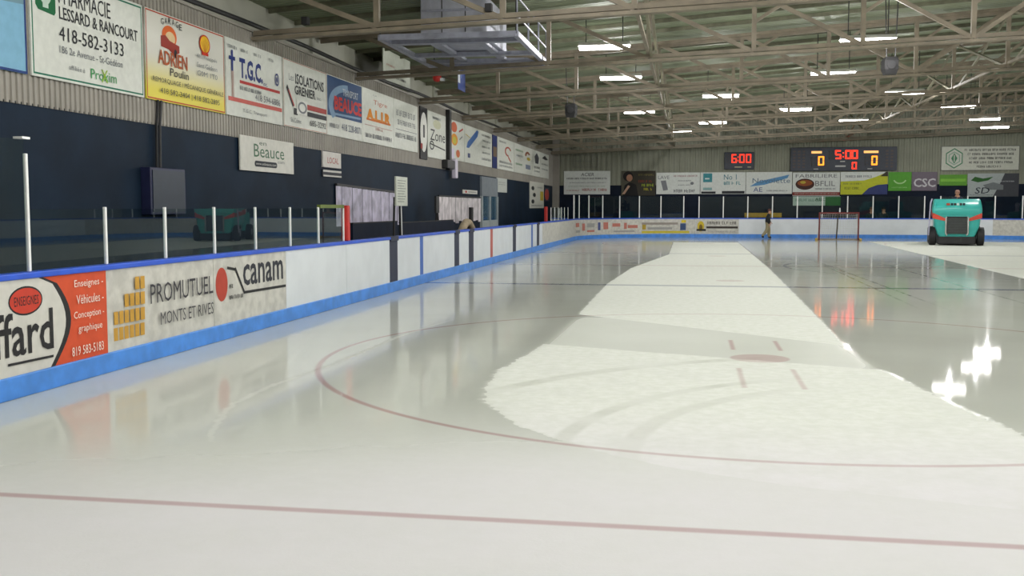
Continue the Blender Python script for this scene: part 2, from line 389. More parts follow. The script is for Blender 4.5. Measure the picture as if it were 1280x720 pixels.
# ---------------------------------------------------------------- roof trusses
ordn = ['first', 'second', 'third', 'fourth', 'fifth', 'sixth', 'seventh', 'eighth', 'ninth', 'tenth']
def L_bar(mb, a, b, w): return mb.bar(a, b, w, w)
def make_truss():
    root = thing('roof_truss', '', 'truss')
    xs = [-7.95, -5.6, -3.3, -1.0, 1.35, 3.7, 6.0, 8.35, 10.7, 13.0, 15.3, 17.6, 19.9, 22.2, 23.9]
    bc = lambda x: Vector((x, 0, chord_z(x))); tcz = lambda x: Vector((x, 0, deck_z(x) - .13))
    m = MB(); m.bar(bc(-7.95) + Vector((0, 0, .045)), bc(XR) + Vector((0, 0, .045)), .05, .09); m.bar(bc(-7.95) + Vector((0, 0, -.06)), bc(XR) + Vector((0, 0, -.06)), .2, .06); m.build('bottom_chord', steel, root)
    m = MB(); m.bar(tcz(-8.85), tcz(XR), .2, .08); m.bar(tcz(-8.85) - Vector((0, 0, .08)), tcz(XR) - Vector((0, 0, .08)), .05, .1); m.build('top_chord', steel, root)
    for i, x in enumerate(xs[1:-1]):
        MB().bar(bc(x), tcz(x), .1, .1).build('web_vertical', steel, root)
    for i in range(len(xs) - 1):
        a, b = xs[i], xs[i + 1]
        if a < 5.9: MB().bar(tcz(a), bc(b), .07, .09).build('web_diagonal', steel, root)
        else: MB().bar(bc(a), tcz(b), .07, .09).build('web_diagonal', steel, root)
        if 1 < a < 13: MB().bar(tcz((a + b) / 2), (bc(a) + tcz(a)) / 2 + Vector((.0, 0, 0)), .06, .07).build('web_brace', steel, root)
    return root
def copy_tree(o, parent=None):
    c = o.copy(); C.collection.objects.link(c)
    if parent is not None: c.parent = parent
    for ch in list(o.children): copy_tree(ch, c)
    return c
proto = make_truss()
seen = 0
for i, ty in enumerate(TR):
    o = proto if i == 0 else copy_tree(proto)
    o.location = (0, ty, 0); o['group'] = 'roof trusses'
    if ty < 18: o['label'] = 'grey-brown steel roof truss nearer than the top edge of the photo shows'
    else: o['label'] = 'grey-brown steel roof truss across the hall, %s one counted from the front' % ordn[seen]; seen += 1
# bracing struts between trusses, running along the rink
light_steel = mat('pale_brace_steel', rgb(122, 118, 96), .5, var=.12)
def brace(x, y0, y1, i, lab):
    root = thing('roof_bracing', lab, 'bracing', (x, y0, 0), group='bracing frames between the trusses')
    z0, z1 = chord_z(x) + .05, deck_z(x) - .2; L = y1 - y0
    MB().bar((0, .12, z0 + .06), (0, L - .12, z0 + .06), .07, .07).build('bottom_strut', steel, root)
    MB().bar((0, .12, z1 - .08), (0, L - .12, z1 - .08), .07, .07).build('top_strut', steel, root)
    MB().bar((0, .12, z0), (0, L - .12, z1), .06, .06).build('cross_brace', light_steel, root)
    MB().bar((.07, .12, z1), (.07, L - .12, z0), .06, .06).build('cross_brace', light_steel, root)
for x, lab in ((-1.0, 'left'), (8.35, 'right')):
    for k in range(2, len(TR) - 1):
        brace(x, TR[k], TR[k + 1], k, 'steel cross bracing between %s and %s roof truss, %s line' % (ordn[k - 2], ordn[k - 1], lab))

# ---------------------------------------------------------------- ceiling lights
tube_m = mat('lit_fluorescent_tube', (1, .97, .95, 1), .5, var=0, emit=TUBE)
house = mat('white_lamp_housing', rgb(215, 215, 210), .5, var=.05)
def lamp_proto():
    root = thing('ceiling_light', '', 'light')
    m = MB(); m.loft([[(-.62, -.05, .09), (.62, -.05, .09), (.62, .05, .09), (-.62, .05, .09)], [(-.64, -.17, .0), (.64, -.17, .0), (.64, .17, .0), (-.64, .17, .0)]]); m.build('housing', house, root)
    for yy in (-.09, 0, .09):
        MB().tube([(-.61, yy, -.045), (.61, yy, -.045)], .034, 8).build('tube', tube_m, root)
    return root
def lamp_light(root):
    d = bpy.data.lights.new('lamp_light', 'POINT'); d.shadow_soft_size = .06; d.energy = LAMP_W; d.color = (1, .99, .968)
    o = bpy.data.objects.new('lamp_light', d); C.collection.objects.link(o); o.parent = root; o.location = (0, 0, -.12)
    return o
def hangers(root, x, y, z):
    for dx in (-.45, .45):
        MB().tube([(dx, 0, .08), (dx, 0, deck_z(x + dx) - z)], .012, 6).build('hanger', dark, root)
LP = [(25.85, [-2.14, 4.05]), (32.0, [-2.14, 4.06]), (37.7, [.99, 7.16]), (43.4, [-2.14, 4.08, 10.25]), (49.4, [.95, 7.21, 12.8]), (54.5, [-.64, 14.6])]
rown = ['nearest', 'second', 'third', 'fourth', 'fifth', 'farthest']; coln = {2: ['left', 'right'], 3: ['left', 'middle', 'right']}
lp = lamp_proto(); first = True; lights = []
def put_lamp(x, y, label, z=5.6):
    global first
    o = lp if first else copy_tree(lp); first = False
    o.location = (x, y, z); o['label'] = label; o['group'] = 'hanging fluorescent ceiling lights'
    lights.append(o)
for r, (yy, xs) in enumerate(LP):
    for k, xx in enumerate(xs): put_lamp(xx, yy, 'lit white fluorescent light under the roof, %s row, %s one' % (rown[r], coln[len(xs)][k]))
hid = 'white fluorescent light under the roof, above or right of what the photo shows'
for yy, xs in ((20.2, [.9, 6.7, 12.5, 18.3]), (14.5, [-2, 3.8, 9.6, 15.4]), (8.7, [-3.5, .9, 6.7, 12.5, 18.3]), (2.9, [-2, 3.8, 9.6, 15.4]), (-2.8, [.9, 6.7, 12.5]), (25.85, [15.4]), (32, [15.4]), (37.7, [18.3]), (43.4, [20])):  # unseen lights; the row behind the camera is added to brighten the near ice
    for xx in xs: put_lamp(xx, yy, hid)
for o in lights:
    lamp_light(o); hangers(o, o.location.x, o.location.y, o.location.z)

# ---------------------------------------------------------------- rink boards
XB = -5.85                                           # core of the left boards; the face is at -5.75
def board_section(root, y0, y1, m, name='panel', label=None):
    o = MB().box(0, y0 + .006, .2, .1, y1 - .006, 1.03).build(name, m, root)
    if label: o['label'] = label
    return o
lb = thing('rink_boards', 'long white boards along the left of the rink with blue cap and adverts', 'boards', (XB, 0, 0))
A0 = 6.0
e = [yb(p) for p in (131, 265, 357, 487, 497, 525, 529, 568, 574, 586, 592, 613, 616, 641, 645, 664, 666, 671, 674, 678)]
ad1 = board_section(lb, A0, e[0], adw, 'advert_panel', 'orange and white advert panel with big black lettering')
ad2 = board_section(lb, e[0], e[1] + .02, adw, 'advert_panel', 'scuffed white advert panel with gold blocks and black lettering')
ad3 = board_section(lb, e[1] + .02, e[2], adw, 'advert_panel', 'scuffed white advert panel with red disc')
gate = mat('navy_gate_post', rgb(24, 32, 62), .5, var=.1); linb = mat('blue_line_paint', rgb(60, 105, 190), .4, var=.1); linr = mat('red_line_paint', rgb(190, 90, 80), .4, var=.1)
segs = [(e[2], 16.9, white), (16.9, e[3], white), (e[3], e[4], gate), (e[4], e[5], white), (e[5], e[6], linb), (e[6], e[7], white), (e[7], e[8], gate), (e[8], e[9], white), (e[9], e[10], gate),
        (e[10], e[11], white), (e[11], e[12], linr), (e[12], 32.2, white), (32.2, e[13], white), (e[13], e[14], gate), (e[14], e[15], white), (e[15], e[16], linb), (e[16], e[17], white), (e[17], e[18], gate), (e[18], e[19], white)]
for a, b, m in segs:
    nm, lab = ('panel', None) if m is white else ('gate_post', 'dark navy gate post') if m is gate else ('line_mark', 'blue line mark') if m is linb else ('line_mark', 'red centre line mark')
    board_section(lb, a, b, m, nm, lab)
    if m is gate: MB().box(-.035, a + .01, 1.0, .13, b - .01, 1.09, bev=.008).build('gate_post_cap', gate, lb)
RC = 6.0; YE = 58.25
ystr = YE - RC
board_section(lb, e[19], 46.5, adw, 'advert_panel', 'cream advert panel'); board_section(lb, 46.5, ystr, adw, 'advert_panel', 'cream advert panel')
MB().box(-.03, A0, 1.03, .125, ystr - .006, 1.085, bev=.01).build('cap_rail', blue, lb)
MB().box(0, A0, -.0, .118, ystr - .006, .2, bev=.012).build('kick_plate', kick, lb)
def board_print(panel, y0, y1):
    g = bpy.data.objects.new('advert_face', None)
    w, h = y1 - y0, .83
    class BP(Print):
        def done(s):
            M = Matrix.Translation((.1, y0, .2)) @ Matrix(((0, 0, 1, 0), (1, 0, 0, 0), (0, 1, 0, 0), (0, 0, 0, 1)))
            for (kind, col, _), mb in s.L.items():
                mb.v = [tuple(M @ Vector(v)) for v in mb.v]; o = mb.build(kind, ink(col), s.p)
                if kind in ('small_print', 'lettering'): o['kind'] = 'stuff'
    bpy.data.objects.remove(g)
    return BP(panel, w, h, .001)
BLK = (38, 38, 40); ORG = (205, 80, 46); WHT = (222, 222, 214)
P = board_print(ad1, A0, e[0]); U = lambda px: (yb(px) - A0) / (e[0] - A0)
P.rect(U(40), 0, 1, 1, ORG)
P.ell(U(28), .42, U(81) - U(28), .95, BLK, n=40) if False else None
pts = [(U(12), 0.001), (U(62), 0.001)] + [(U(62 + 22 * math.sin(R(180 * t / 12))) , .001 + .998 * t / 12) for t in range(1, 12)] + [(U(50), .999), (U(12), .999)]
P.poly([(u + .006 if 0 < i < len(pts) - 1 else u, v) for i, (u, v) in enumerate(pts)], BLK)
pts2 = [(U(12), .001), (U(58), .001)] + [(U(58 + 21 * math.sin(R(180 * t / 12))), .001 + .998 * t / 12) for t in range(1, 12)] + [(U(46), .999), (U(12), .999)]
P.poly([(u, v) for u, v in pts2], (206, 204, 196))
P.rect(0, .001, U(13), .999, (206, 204, 196))
P.ell(U(29), .77, U(51) - U(30), .155, BLK); P.ell(U(29), .77, U(49.5) - U(30), .135, (196, 62, 44))
P.text('ENSEIGNES', U(14), .72, U(45), .82, BLK)
P.text('ffard', U(-14), .20, U(62), .66, BLK, bold=.012); P.line(U(3), .13, U(61), .12, .022, BLK)
for t, a, b, v in (('Enseignes -', 90, 126, .82), ('Véhicules -', 92, 126, .645), ('Conception -', 88, 126, .46), ('graphique', 93, 123, .30), ('819 583-5183', 84, 124, .06)):
    P.text(t, U(a), v, U(b), v + .105, (238, 226, 214))
P.done()
P = board_print(ad2, e[0], e[1] + .02); U = lambda px: (yb(px) - e[0]) / (e[1] + .02 - e[0])
GLD = (196, 150, 60)
for r_, (c0, n_) in enumerate(((0, 6), (0, 6), (2, 4), (4, 2))):
    for k in range(n_):
        a = 139 + (c0 + k) * 6.6; P.rect(U(a), .12 + r_ * .2, U(a + 5.3), .28 + r_ * .2, GLD)
P.text('PROMUTUEL', U(184), .50, U(263), .76, (58, 56, 62)); P.text('MONTS ET RIVES', U(196), .20, U(263), .37, (74, 72, 76)); P.done()
P = board_print(ad3, e[1] + .02, e[2]); U = lambda px: (yb(px) - e[1] - .02) / (e[2] - e[1] - .02)
P.ell(U(276), .60, U(283.5) - U(276), .255, (178, 66, 50)); P.text('canam', U(303), .52, U(353), .86, (50, 52, 60), bold=.014)
P.line(U(283), .84, U(293), .8, .035, BLK); P.line(U(293), .82, U(304), .42, .04, BLK); P.line(U(303), .42, U(356), .40, .035, BLK)
P.words(U(285), U(291), .55, .06, BLK, 3); P.words(U(285), U(302), .38, .06, BLK, 4); P.done()

# corner and far boards along a path
def path_pts():
    pts = []
    for k in range(25): a = R(180 - 90 * k / 24); pts.append((-5.75 + RC + RC * math.cos(a), ystr + RC * math.sin(a)))
    return pts
def arc_right():
    return [(20.15 - 7.5 + 7.5 * math.cos(R(90 - 90 * k / 20)), YE - 7.5 + 7.5 * math.sin(R(90 - 90 * k / 20))) for k in range(21)]
def wallstrip(pts, z0, z1, t0, t1):
    """strip following pts; t0 inward, t1 outward offset (left of travel = outward)"""
    mb = MB(); n = len(pts); ring = []
    for i, p in enumerate(pts):
        a = Vector(pts[max(0, i - 1)]); b = Vector(pts[min(n - 1, i + 1)]); d = (b - a).normalized(); nn = Vector((-d.y, d.x))
        p = Vector(p); i_, o_ = p - nn * t0, p + nn * t1
        ring.append([(i_.x, i_.y, z0), (o_.x, o_.y, z0), (o_.x, o_.y, z1), (i_.x, i_.y, z1)])
    return mb.loft(ring)
def boards_run(label, pts, cuts, mats, labels):
    root = thing('rink_boards', label, 'boards', (0, 0, 0)); prs = []
    for (i0, i1), m, lb_ in zip(cuts, mats, labels):
        o = wallstrip(pts[i0:i1 + 1], .2, 1.03, 0, .1).build('advert_panel' if m is adw else 'panel', m, root, smooth=True)
        if lb_: o['label'] = lb_
        prs.append(o)
    wallstrip(pts, 1.03, 1.085, .025, .13).build('cap_rail', blue, root)
    wallstrip(pts, 0, .2, .018, .1).build('kick_plate', kick, root)
    return root, prs
lc = path_pts()
_, pc = boards_run('curved far left corner boards covered with cream and red adverts', lc, [(0, 8), (8, 16), (16, 24)], [adw] * 3, ['cream advert panel with faded print'] * 3)
far_pts = [(.26, YE), (1.0, YE), (3.4, YE), (5.8, YE), (8.2, YE), (10.6, YE), (12.64, YE)]
# straight far boards: two adverts on the left, then plain white panels
_, pf = boards_run('straight white far end boards behind the net with blue kick plate', far_pts, [(i, i + 1) for i in range(6)], [white] * 6, [None] * 6)
rc_ = arc_right()
_, pr = boards_run('curved far right corner boards behind the ice resurfacer', rc_, [(0, 5), (5, 10), (10, 15), (15, 20)], [white, adw, adw, adw], [None, 'cream advert panel', 'cream advert panel', 'cream advert panel'])
rb = thing('rink_boards', 'white boards along the right of the rink, out of view', 'boards', (20.15, 0, 0))
MB().box(0, 1, .2, .1, YE - 7.52, 1.03).build('panel', white, rb); MB().box(-.025, 1, 1.03, .13, YE - 7.52, 1.085).build('cap_rail', blue, rb); MB().box(-.018, 1, 0, .1, YE - 7.52, .2).build('kick_plate', kick, rb)
# print on the corner panels: wrapped quads
def wrap(panel, cx, cy, rad, a0, a1, shapes):
    """shapes: (u0, v0, u1, v1, colour) on an arc from angle a0 to a1 seen from inside"""
    by = {}
    for u0, v0, u1, v1, col in shapes:
        mb = by.setdefault(col, MB()); n = 4; vs = []
        for k in range(n + 1):
            a = R(a0 + (a1 - a0) * (u0 + (u1 - u0) * k / n))
            for v in (v0, v1): vs.append((cx + (rad - .012) * math.cos(a), cy + (rad - .012) * math.sin(a), .2 + .83 * v))
        mb.add(vs, [(2 * k, 2 * k + 2, 2 * k + 3, 2 * k + 1) for k in range(n)])
    for col, mb in by.items(): mb.build('advert_print', ink(col), panel)
RD = (186, 118, 106); GR = (158, 158, 156); YL = (206, 190, 60)
cx_, cy_ = -5.75 + RC, ystr
wrap(pc[0], cx_, cy_, RC, 180, 150, [(.1, .55, .35, .8, RD), (.12, .2, .4, .35, GR), (.5, .3, .62, .75, RD), (.7, .5, .95, .75, GR), (.7, .2, .95, .32, RD)])
wrap(pc[1], cx_, cy_, RC, 150, 120, [(.05, .3, .12, .8, (80, 90, 140)), (.2, .35, .32, .8, RD), (.42, .5, .6, .72, RD), (.68, .35, .74, .75, RD), (.76, .4, .96, .6, RD), (.45, .15, .9, .25, GR)])
wrap(pc[2], cx_, cy_, RC, 120, 90, [(.04, .62, .7, .76, (150, 142, 136)), (.05, .3, .12, .75, (176, 150, 60)), (.15, .3, .6, .45, GR), (.74, .25, .84, .7, (60, 80, 120)), (.76, .75, .84, .92, (214, 190, 50)), (.04, .06, .9, .2, YL)])
# second far advert (yellow mascot disc beside black lettering) sits on the first straight panels
adf = thing('advertising_sign', 'white advert board with yellow emblem fixed on the far boards left', 'sign', (.28, YE - .006, .22), FAR)
MB().box(0, 0, 0, 2.32 - .0, .8, .008).build('panel', adw, adf)
P = Print(adf, 2.32, .8, .008)
P.ell(.12, .5, .08, .36, (206, 180, 50)); P.ell(.12, .44, .04, .2, (120, 96, 40)); P.rect(.02, .18, .24, .32, BLK); P.words(.27, .95, .74, .2, (86, 80, 76), 5); P.rect(.25, .36, .98, .5, (60, 52, 48)); P.words(.3, .95, .14, .1, GR, 6); P.done()

# ---------------------------------------------------------------- glass screens
def screen(label, pts, z0, z1, post_w=.032, skip_last=False, thick=.012, post_z=None):
    """posts at every point of pts, a clear pane between each pair"""
    root = thing('glass_screen', label, 'glass screen', (0, 0, 0))
    for i, p in enumerate(pts):
        MB().box(p[0] - post_w / 2, p[1] - post_w / 2, z0, p[0] + post_w / 2, p[1] + post_w / 2, post_z or z1, bev=.006).build('post', alu, root)
    for a, b in zip(pts[:-1], pts[1:]):
        a, b = Vector(a), Vector(b); d = (b - a).normalized(); a, b = a + d * .028, b - d * .028; nn = Vector((-d.y, d.x)) * thick / 2
        m = MB(); q = [a - nn, b - nn, b + nn, a + nn]
        m.add([(v.x, v.y, z0) for v in q] + [(v.x, v.y, z1 - .02) for v in q], [(3,2,1,0),(4,5,6,7),(0,1,5,4),(1,2,6,5),(2,3,7,6),(3,0,4,7)]); m.build('pane', glass, root)
    return root
XG = -5.80
ps = [yb(p) for p in (42, 138, 212, 273, 324, 367, 402, 433)]
gs = screen('low clear glass on the left boards with white posts, nearest run', [(XG, v) for v in ps[1:]], 1.086, 1.66)
MB().box(XG - .03, ps[6] + .03, 1.645, XG + .03, ps[7] - .03, 1.70).build('top_rail', mat('green_rail', rgb(96, 112, 44), .6), gs)['label'] = 'olive green rail along the top of the last pane'
MB().box(XG - .05, ps[7] + .035, 1.086, XG + .07, ps[7] + .17, 1.69, bev=.02).build('edge_pad', redp, gs)['label'] = 'red padding on the end post'
# tall pane at the frame's left edge; its post also holds the first low pane
gt = screen('tall clear glass at the left edge, held by the tallest white post', [(XG, 6.0), (XG, 7.17), (XG, ps[0])], 1.086, 2.27, post_z=2.13)
MB().box(XG - .05, ps[0] - .09, 2.255, XG + .04, ps[0] + .02, 2.275).build('corner_clip', alu, gt)
m = MB().box(XG - .006, ps[0] + .03, 1.086, XG + .006, ps[1] - .03, 1.64); m.build('pane', glass, gs)
pst = [yb(p) for p in (690, 694.6, 699, 703, 706.6, 711)]
gl2 = screen('short glass run on the left boards just before the far corner', [(XG, v) for v in pst], 1.086, 1.66)
MB().box(XG - .05, pst[0] - 1.7, 1.086, XG + .07, pst[0] - 1.55, 1.69, bev=.02).build('edge_pad', redp, gl2)['label'] = 'red padding post'
ap = [(-5.75 + RC + (RC + .05) * math.cos(R(a)), ystr + (RC + .05) * math.sin(R(a))) for a in (180, 168, 156, 144, 132, 120, 108, 96)]
fp = [(.45 + 1.31 * k, YE + .05) for k in range(10)]
arp = [(20.15 - 7.5 + 7.55 * math.cos(R(a)), YE - 7.5 + 7.55 * math.sin(R(a))) for a in (87, 77, 67, 57, 47, 37, 27, 17, 7)]
screen('tall glass curving round the far left corner of the rink', ap, 1.086, 2.28, .055)
screen('tall straight glass above the far end boards behind the net', fp, 1.086, 2.26, .055)
screen('tall glass curving round the far right corner of the rink', arp, 1.086, 2.26, .055)

# ---------------------------------------------------------------- signs on the left wall
ZB, ZT = 3.265, 4.60
XS = XL + .024
def lsign(px0, px1, label, col, zb=ZB, zt=ZT, x=XS, **k):
    a, b = yw(px0), yw(px1); P = sign(label, (x, a + .012, zb), LEFT, b - a - .024, zt - zb, col, **k)
    P.U = lambda px: (yw(px) - a) / (b - a); return P
WS = (216, 218, 210); GRN = (22, 110, 84); INK = (44, 46, 50); GY = (120, 124, 128)
a = yw(-70)
P = lsign(-70, 38, 'pale blue advertising sign at the far left edge of the photo', (126, 176, 204)); U = P.U
P.poly([(0, .55), (1, .62), (1, 1), (0, 1)], (112, 146, 160)); P.frame(.03, (34, 60, 120)); P.ring(U(4), .93, .11, .05, .02, .03, INK, -100, 80); P.ell(U(0), 1.0 - .06, .02, .03, INK); P.ell(U(0), .78, .02, .03, INK); P.done()
P = lsign(42, 182, 'large white pharmacy advertising sign with thin green border', WS); U = P.U
P.frame(.022, GRN, .03)
P.poly([(U(49), .66), (U(52), .62), (U(72), .60), (U(74), .63), (U(74), .93), (U(49), .93)], (24, 100, 60)); P.ell(U(61.5), .77, .045, .09, (190, 210, 196)); P.rect(U(58), .65, U(65), .70, (190, 210, 196))
P.text('PHARMACIE', U(78), .735, U(142), .895, INK); P.text('LESSARD & RANCOURT', U(78), .585, U(175), .705, INK, bold=.008); P.text('418-582-3133', U(77), .385, U(157), .52, INK)
P.text('186 2e Avenue - St-Gédéon', U(77), .265, U(155), .335, GY); P.text('affiliée à', U(88), .125, U(108), .17, GY); P.text('Proxim', U(115), .085, U(147), .185, (60, 150, 84)); P.text('X', U(128), .07, U(136), .2, (140, 180, 40)); P.done()
def grad_panel():
    s = NT('white_to_yellow_print'); b = s.n('ShaderNodeBsdfPrincipled'); s.t.links.new(b.outputs[0], s.out.inputs[0]); tc = s.n('ShaderNodeTexCoord').outputs['Object']
    sx = s.n('ShaderNodeSeparateXYZ'); s.t.links.new(tc, sx.inputs[0]); s.put(b.inputs['Base Color'], s.mix(s.step(sx.outputs[1], .75, .1), rgb(216, 214, 204), rgb(220, 204, 56))); b.inputs['Roughness'].default_value = .5
    return s.m
P = lsign(184, 282, 'white and yellow garage sign with red border and yellow shell emblem', grad_panel()); U = P.U
P.frame(.02, (178, 60, 36), .015)
OR = (222, 104, 40); MR = (150, 52, 40)
P.ell(U(214), .76, U(224) - U(215), .12, OR); P.ell(U(215), .74, U(220) - U(214), .075, (226, 196, 150)); P.poly([(U(203), .62), (U(203), .74), (U(209), .76), (U(214), .71), (U(226), .68), (U(226), .60), (U(220), .56), (U(212), .61)], MR); P.ell(U(221), .58, .018, .05, INK)
for k in range(6): P.text('GARAGE'[k], U(203.5) + k * .043 + .0, .86 + .07 * math.sin(R(35 + k * 22)) - .03, U(203.5) + k * .043 + .032, .93 + .07 * math.sin(R(35 + k * 22)) - .03, INK)
P.text('ADRIEN', U(198.5) , .42, U(235), .58, (176, 84, 40), bold=.014); P.text('Poulin', U(213), .31, U(236), .40, INK, .1)
P.ell(U(257), .80, U(263.5) - U(257), .115, (200, 50, 30)); P.ell(U(257), .80, U(262.6) - U(257), .098, (240, 190, 30)); P.rect(U(253), .665, U(261), .70, (200, 50, 30))
for k in range(5): P.line(U(257), .69, U(252.8 + 2.1 * k), .86 - abs(k - 2) * .02, .008, (206, 110, 30))
for t, v in (('446, Principale', .60), ('Saint-Gédéon', .50), ('G0M 1T0', .40)): P.text(t, U(246), v, U(271), v + .06, GY)
P.text('REMORQUAGE / MÉCANIQUE GÉNÉRALE', U(190), .20, U(278), .275, INK); P.text('418 582-3404 | 418 582-2895', U(199), .07, U(273), .15, INK); P.done()
P = lsign(283, 353, 'white sign with large blue initials underlined in red', WS); U = P.U
BL = (36, 52, 120); RE = (184, 50, 46)
P.text('T.G.C.', U(300), .52, U(329), .79, BL, bold=.04); P.text('inc.', U(329.5), .50, U(335), .56, BL); P.rect(U(300), .45, U(350), .49, RE); P.words(U(300), U(328), .39, .05, GY, 8); P.text('418 594-6886', U(319), .27, U(350), .36, (104, 104, 112))
P.rect(U(285), .19, U(352), .245, (196, 92, 84)); P.text('T.G.C. Transport', U(303), .06, U(333), .12, GY)
P.rect(U(289.3), .58, U(291.7), .82, BL); P.rect(U(286.6), .72, U(294.2), .77, BL); P.ell(U(290.5), .83, .015, .025, BL); P.rect(U(289.4), .24, U(290.1), .58, (176, 130, 120)); P.rect(U(291), .24, U(291.7), .58, (176, 130, 120))
P.ring(U(346), .64, .04, .09, .012, .024, BL); P.ell(U(346), .64, .012, .04, BL)
for a_, b_, k in ((285, 297, 1), (301, 310, 2), (317, 326, 3), (336, 342, 4)): P.words(U(a_), U(b_), .89, .04, GY, 10 + k)
P.done()
P = lsign(354, 408, 'white sign with hockey stick drawing and black lettering', WS); U = P.U
P.frame(.012, (176, 110, 90), .01)
P.text('Les', U(361), .70, U(367), .80, GY); P.text('ISOLATIONS', U(369), .67, U(404.5), .83, INK, bold=.025); P.text('GRENIER', U(368), .51, U(394), .65, INK, bold=.025); P.text('inc.', U(396), .52, U(401), .57, GY)
P.line(U(358), .60, U(366), .33, .09, INK); P.line(U(360), .55, U(367), .33, .04, RE); P.rect(U(366.5), .20, U(371), .30, INK); P.rect(U(370), .22, U(383), .44, (226, 226, 220)); P.ring(U(377), .33, .1, .09, .03, .03, GY); P.rect(U(383), .32, U(407), .40, (170, 60, 52)); P.rect(U(383), .22, U(407), .29, INK)
P.text('St-Côme', U(362), .08, U(375), .15, GY); P.text('685-3292', U(386), .08, U(406), .17, INK); P.done()
P = lsign(408, 452, 'white sign with dark blue upper field and red lettering', WS); U = P.U
P.rect(.01, .33, .99, .985, (44, 76, 120)); P.ring(.62, .52, .58, .40, .12, .12, (130, 160, 190), 95, 215); P.text('TRANSPORT', U(428), .72, U(447), .84, (210, 216, 220)); P.text('BEAUCE', U(417), .44, U(451), .68, (206, 60, 56), bold=.04); P.line(.1, .37, .95, .40, .05, (130, 160, 190)); P.words(.05, .32, .17, .07, GY, 5); P.text('418 228-8071', U(426), .12, U(450), .24, (96, 104, 124)); P.done()
P = lsign(452, 491, 'white sign with orange capital letters and thin red script', WS); U = P.U
P.text('Le', U(466), .90, U(470), .93, GY); P.text('Tigre', U(466), .72, U(483), .83, (190, 106, 80)); P.text('A.L.I.R', U(457), .42, U(487), .64, (224, 140, 40), bold=.06); P.rect(U(457), .42, U(487), .455, (206, 110, 40)); P.line(.06, .33, .94, .33, .012, (180, 120, 110)); P.words(U(468), U(478), .29, .05, (190, 130, 120), 2); P.words(.08, .94, .14, .08, (90, 92, 100), 21); P.done()
P = lsign(491, 521, 'plain white sign filled with small grey lines of print', WS); U = P.U
P.words(.1, .92, .74, .12, GY, 31); P.words(.15, .9, .55, .1, GY, 32); P.line(.08, .40, .95, .40, .015, GY); P.words(.06, .94, .28, .1, GY, 33); P.done()
P = lsign(533.5, 556, 'white sign with black script lettering beside a round emblem banner', WS, zb=3.20, zt=4.62); U = P.U
P.ell(.5, .75, .22, .1, (196, 196, 168)); P.text('Zone', .12, .38, .95, .62, INK, .1); P.words(.25, .7, .88, .06, GY, 41); P.line(.1, .3, .95, .22, .04, INK); P.ring(.2, .27, .12, .1, .04, .03, INK); P.done()
P = lsign(524, 533, 'narrow dark banner with a white oval emblem hung on the fascia', (32, 32, 36), zb=3.10, zt=4.66, name='emblem_banner', cat='banner'); P.ell(.5, .52, .49, .38, (222, 222, 216)); P.rect(.4, .42, .62, .66, INK); P.rect(.02, .2, .3, .3, (150, 40, 40)); P.done()
P = lsign(560.5, 579, 'white sign with orange and yellow balls down its left side', WS); U = P.U
P.ell(.3, .83, .2, .13, (208, 96, 50)); P.ell(.32, .52, .22, .15, (222, 150, 40)); P.ell(.32, .50, .12, .09, (200, 190, 60)); P.ell(.55, .18, .13, .1, (212, 110, 60)); P.line(.62, .75, .9, .85, .06, RE); P.line(.65, .55, .85, .65, .05, GY); P.rect(.02, .04, .3, .28, (214, 206, 226)); P.done()
P = lsign(579.3, 613.5, 'white sign with a slanting blue wing shape', WS); U = P.U
P.poly([(.06, .40), (.10, .56), (.42, .96), (.48, .93), (.44, .78), (.14, .40)], (70, 112, 176)); P.line(.03, .75, .2, .68, .03, (190, 170, 80)); P.rect(.1, .14, .18, .26, (70, 80, 120)); P.words(.6, .95, .88, .06, INK, 51); P.words(.62, .95, .72, .05, GY, 52); P.words(.6, .92, .55, .05, GY, 53); P.words(.62, .92, .38, .05, GY, 54); P.words(.6, .95, .2, .06, GY, 55); P.done()
P = lsign(614.5, 620, 'narrow navy vertical banner between white signs', (40, 52, 108), name='vertical_banner', cat='banner'); P.rect(.1, .35, .9, .65, (120, 100, 80)); P.done()
P = lsign(620.5, 641, 'white sign with a curling red line', WS); P.ring(.62, .62, .2, .16, .07, .05, (180, 80, 66), 20, 280); P.line(.62, .46, .8, .3, .1, (180, 80, 66)); P.words(.1, .5, .88, .06, GY, 61); P.words(.1, .9, .24, .07, GY, 62); P.words(.1, .9, .12, .06, GY, 63); P.done()
P = lsign(641.5, 664.5, 'white sign with a small brown and green crest', WS); P.ring(.7, .7, .14, .14, .08, .08, (140, 84, 60), 20, 200); P.ell(.75, .58, .1, .06, (190, 170, 60)); P.words(.06, .45, .78, .06, (90, 150, 100), 71); P.words(.08, .45, .6, .06, GY, 72); P.rect(.58, .2, .85, .36, (130, 140, 160)); P.words(.08, .4, .3, .06, (90, 150, 100), 73); P.done()
P = lsign(664.8, 674, 'narrow white sign with a dark figure emblem', WS); P.poly([(.3, .5), (.2, .75), (.5, .92), (.8, .75), (.7, .5)], (70, 72, 80)); P.words(.15, .9, .35, .08, INK, 81); P.words(.15, .9, .2, .06, GY, 82); P.done()
P = lsign(674.3, 684.5, 'last white sign on the left fascia before the far corner', WS); P.poly([(.15, .78), (.5, .92), (.9, .78), (.6, .74)], INK); P.words(.1, .9, .55, .05, GY, 91); P.words(.1, .9, .35, .05, GY, 92); P.done()
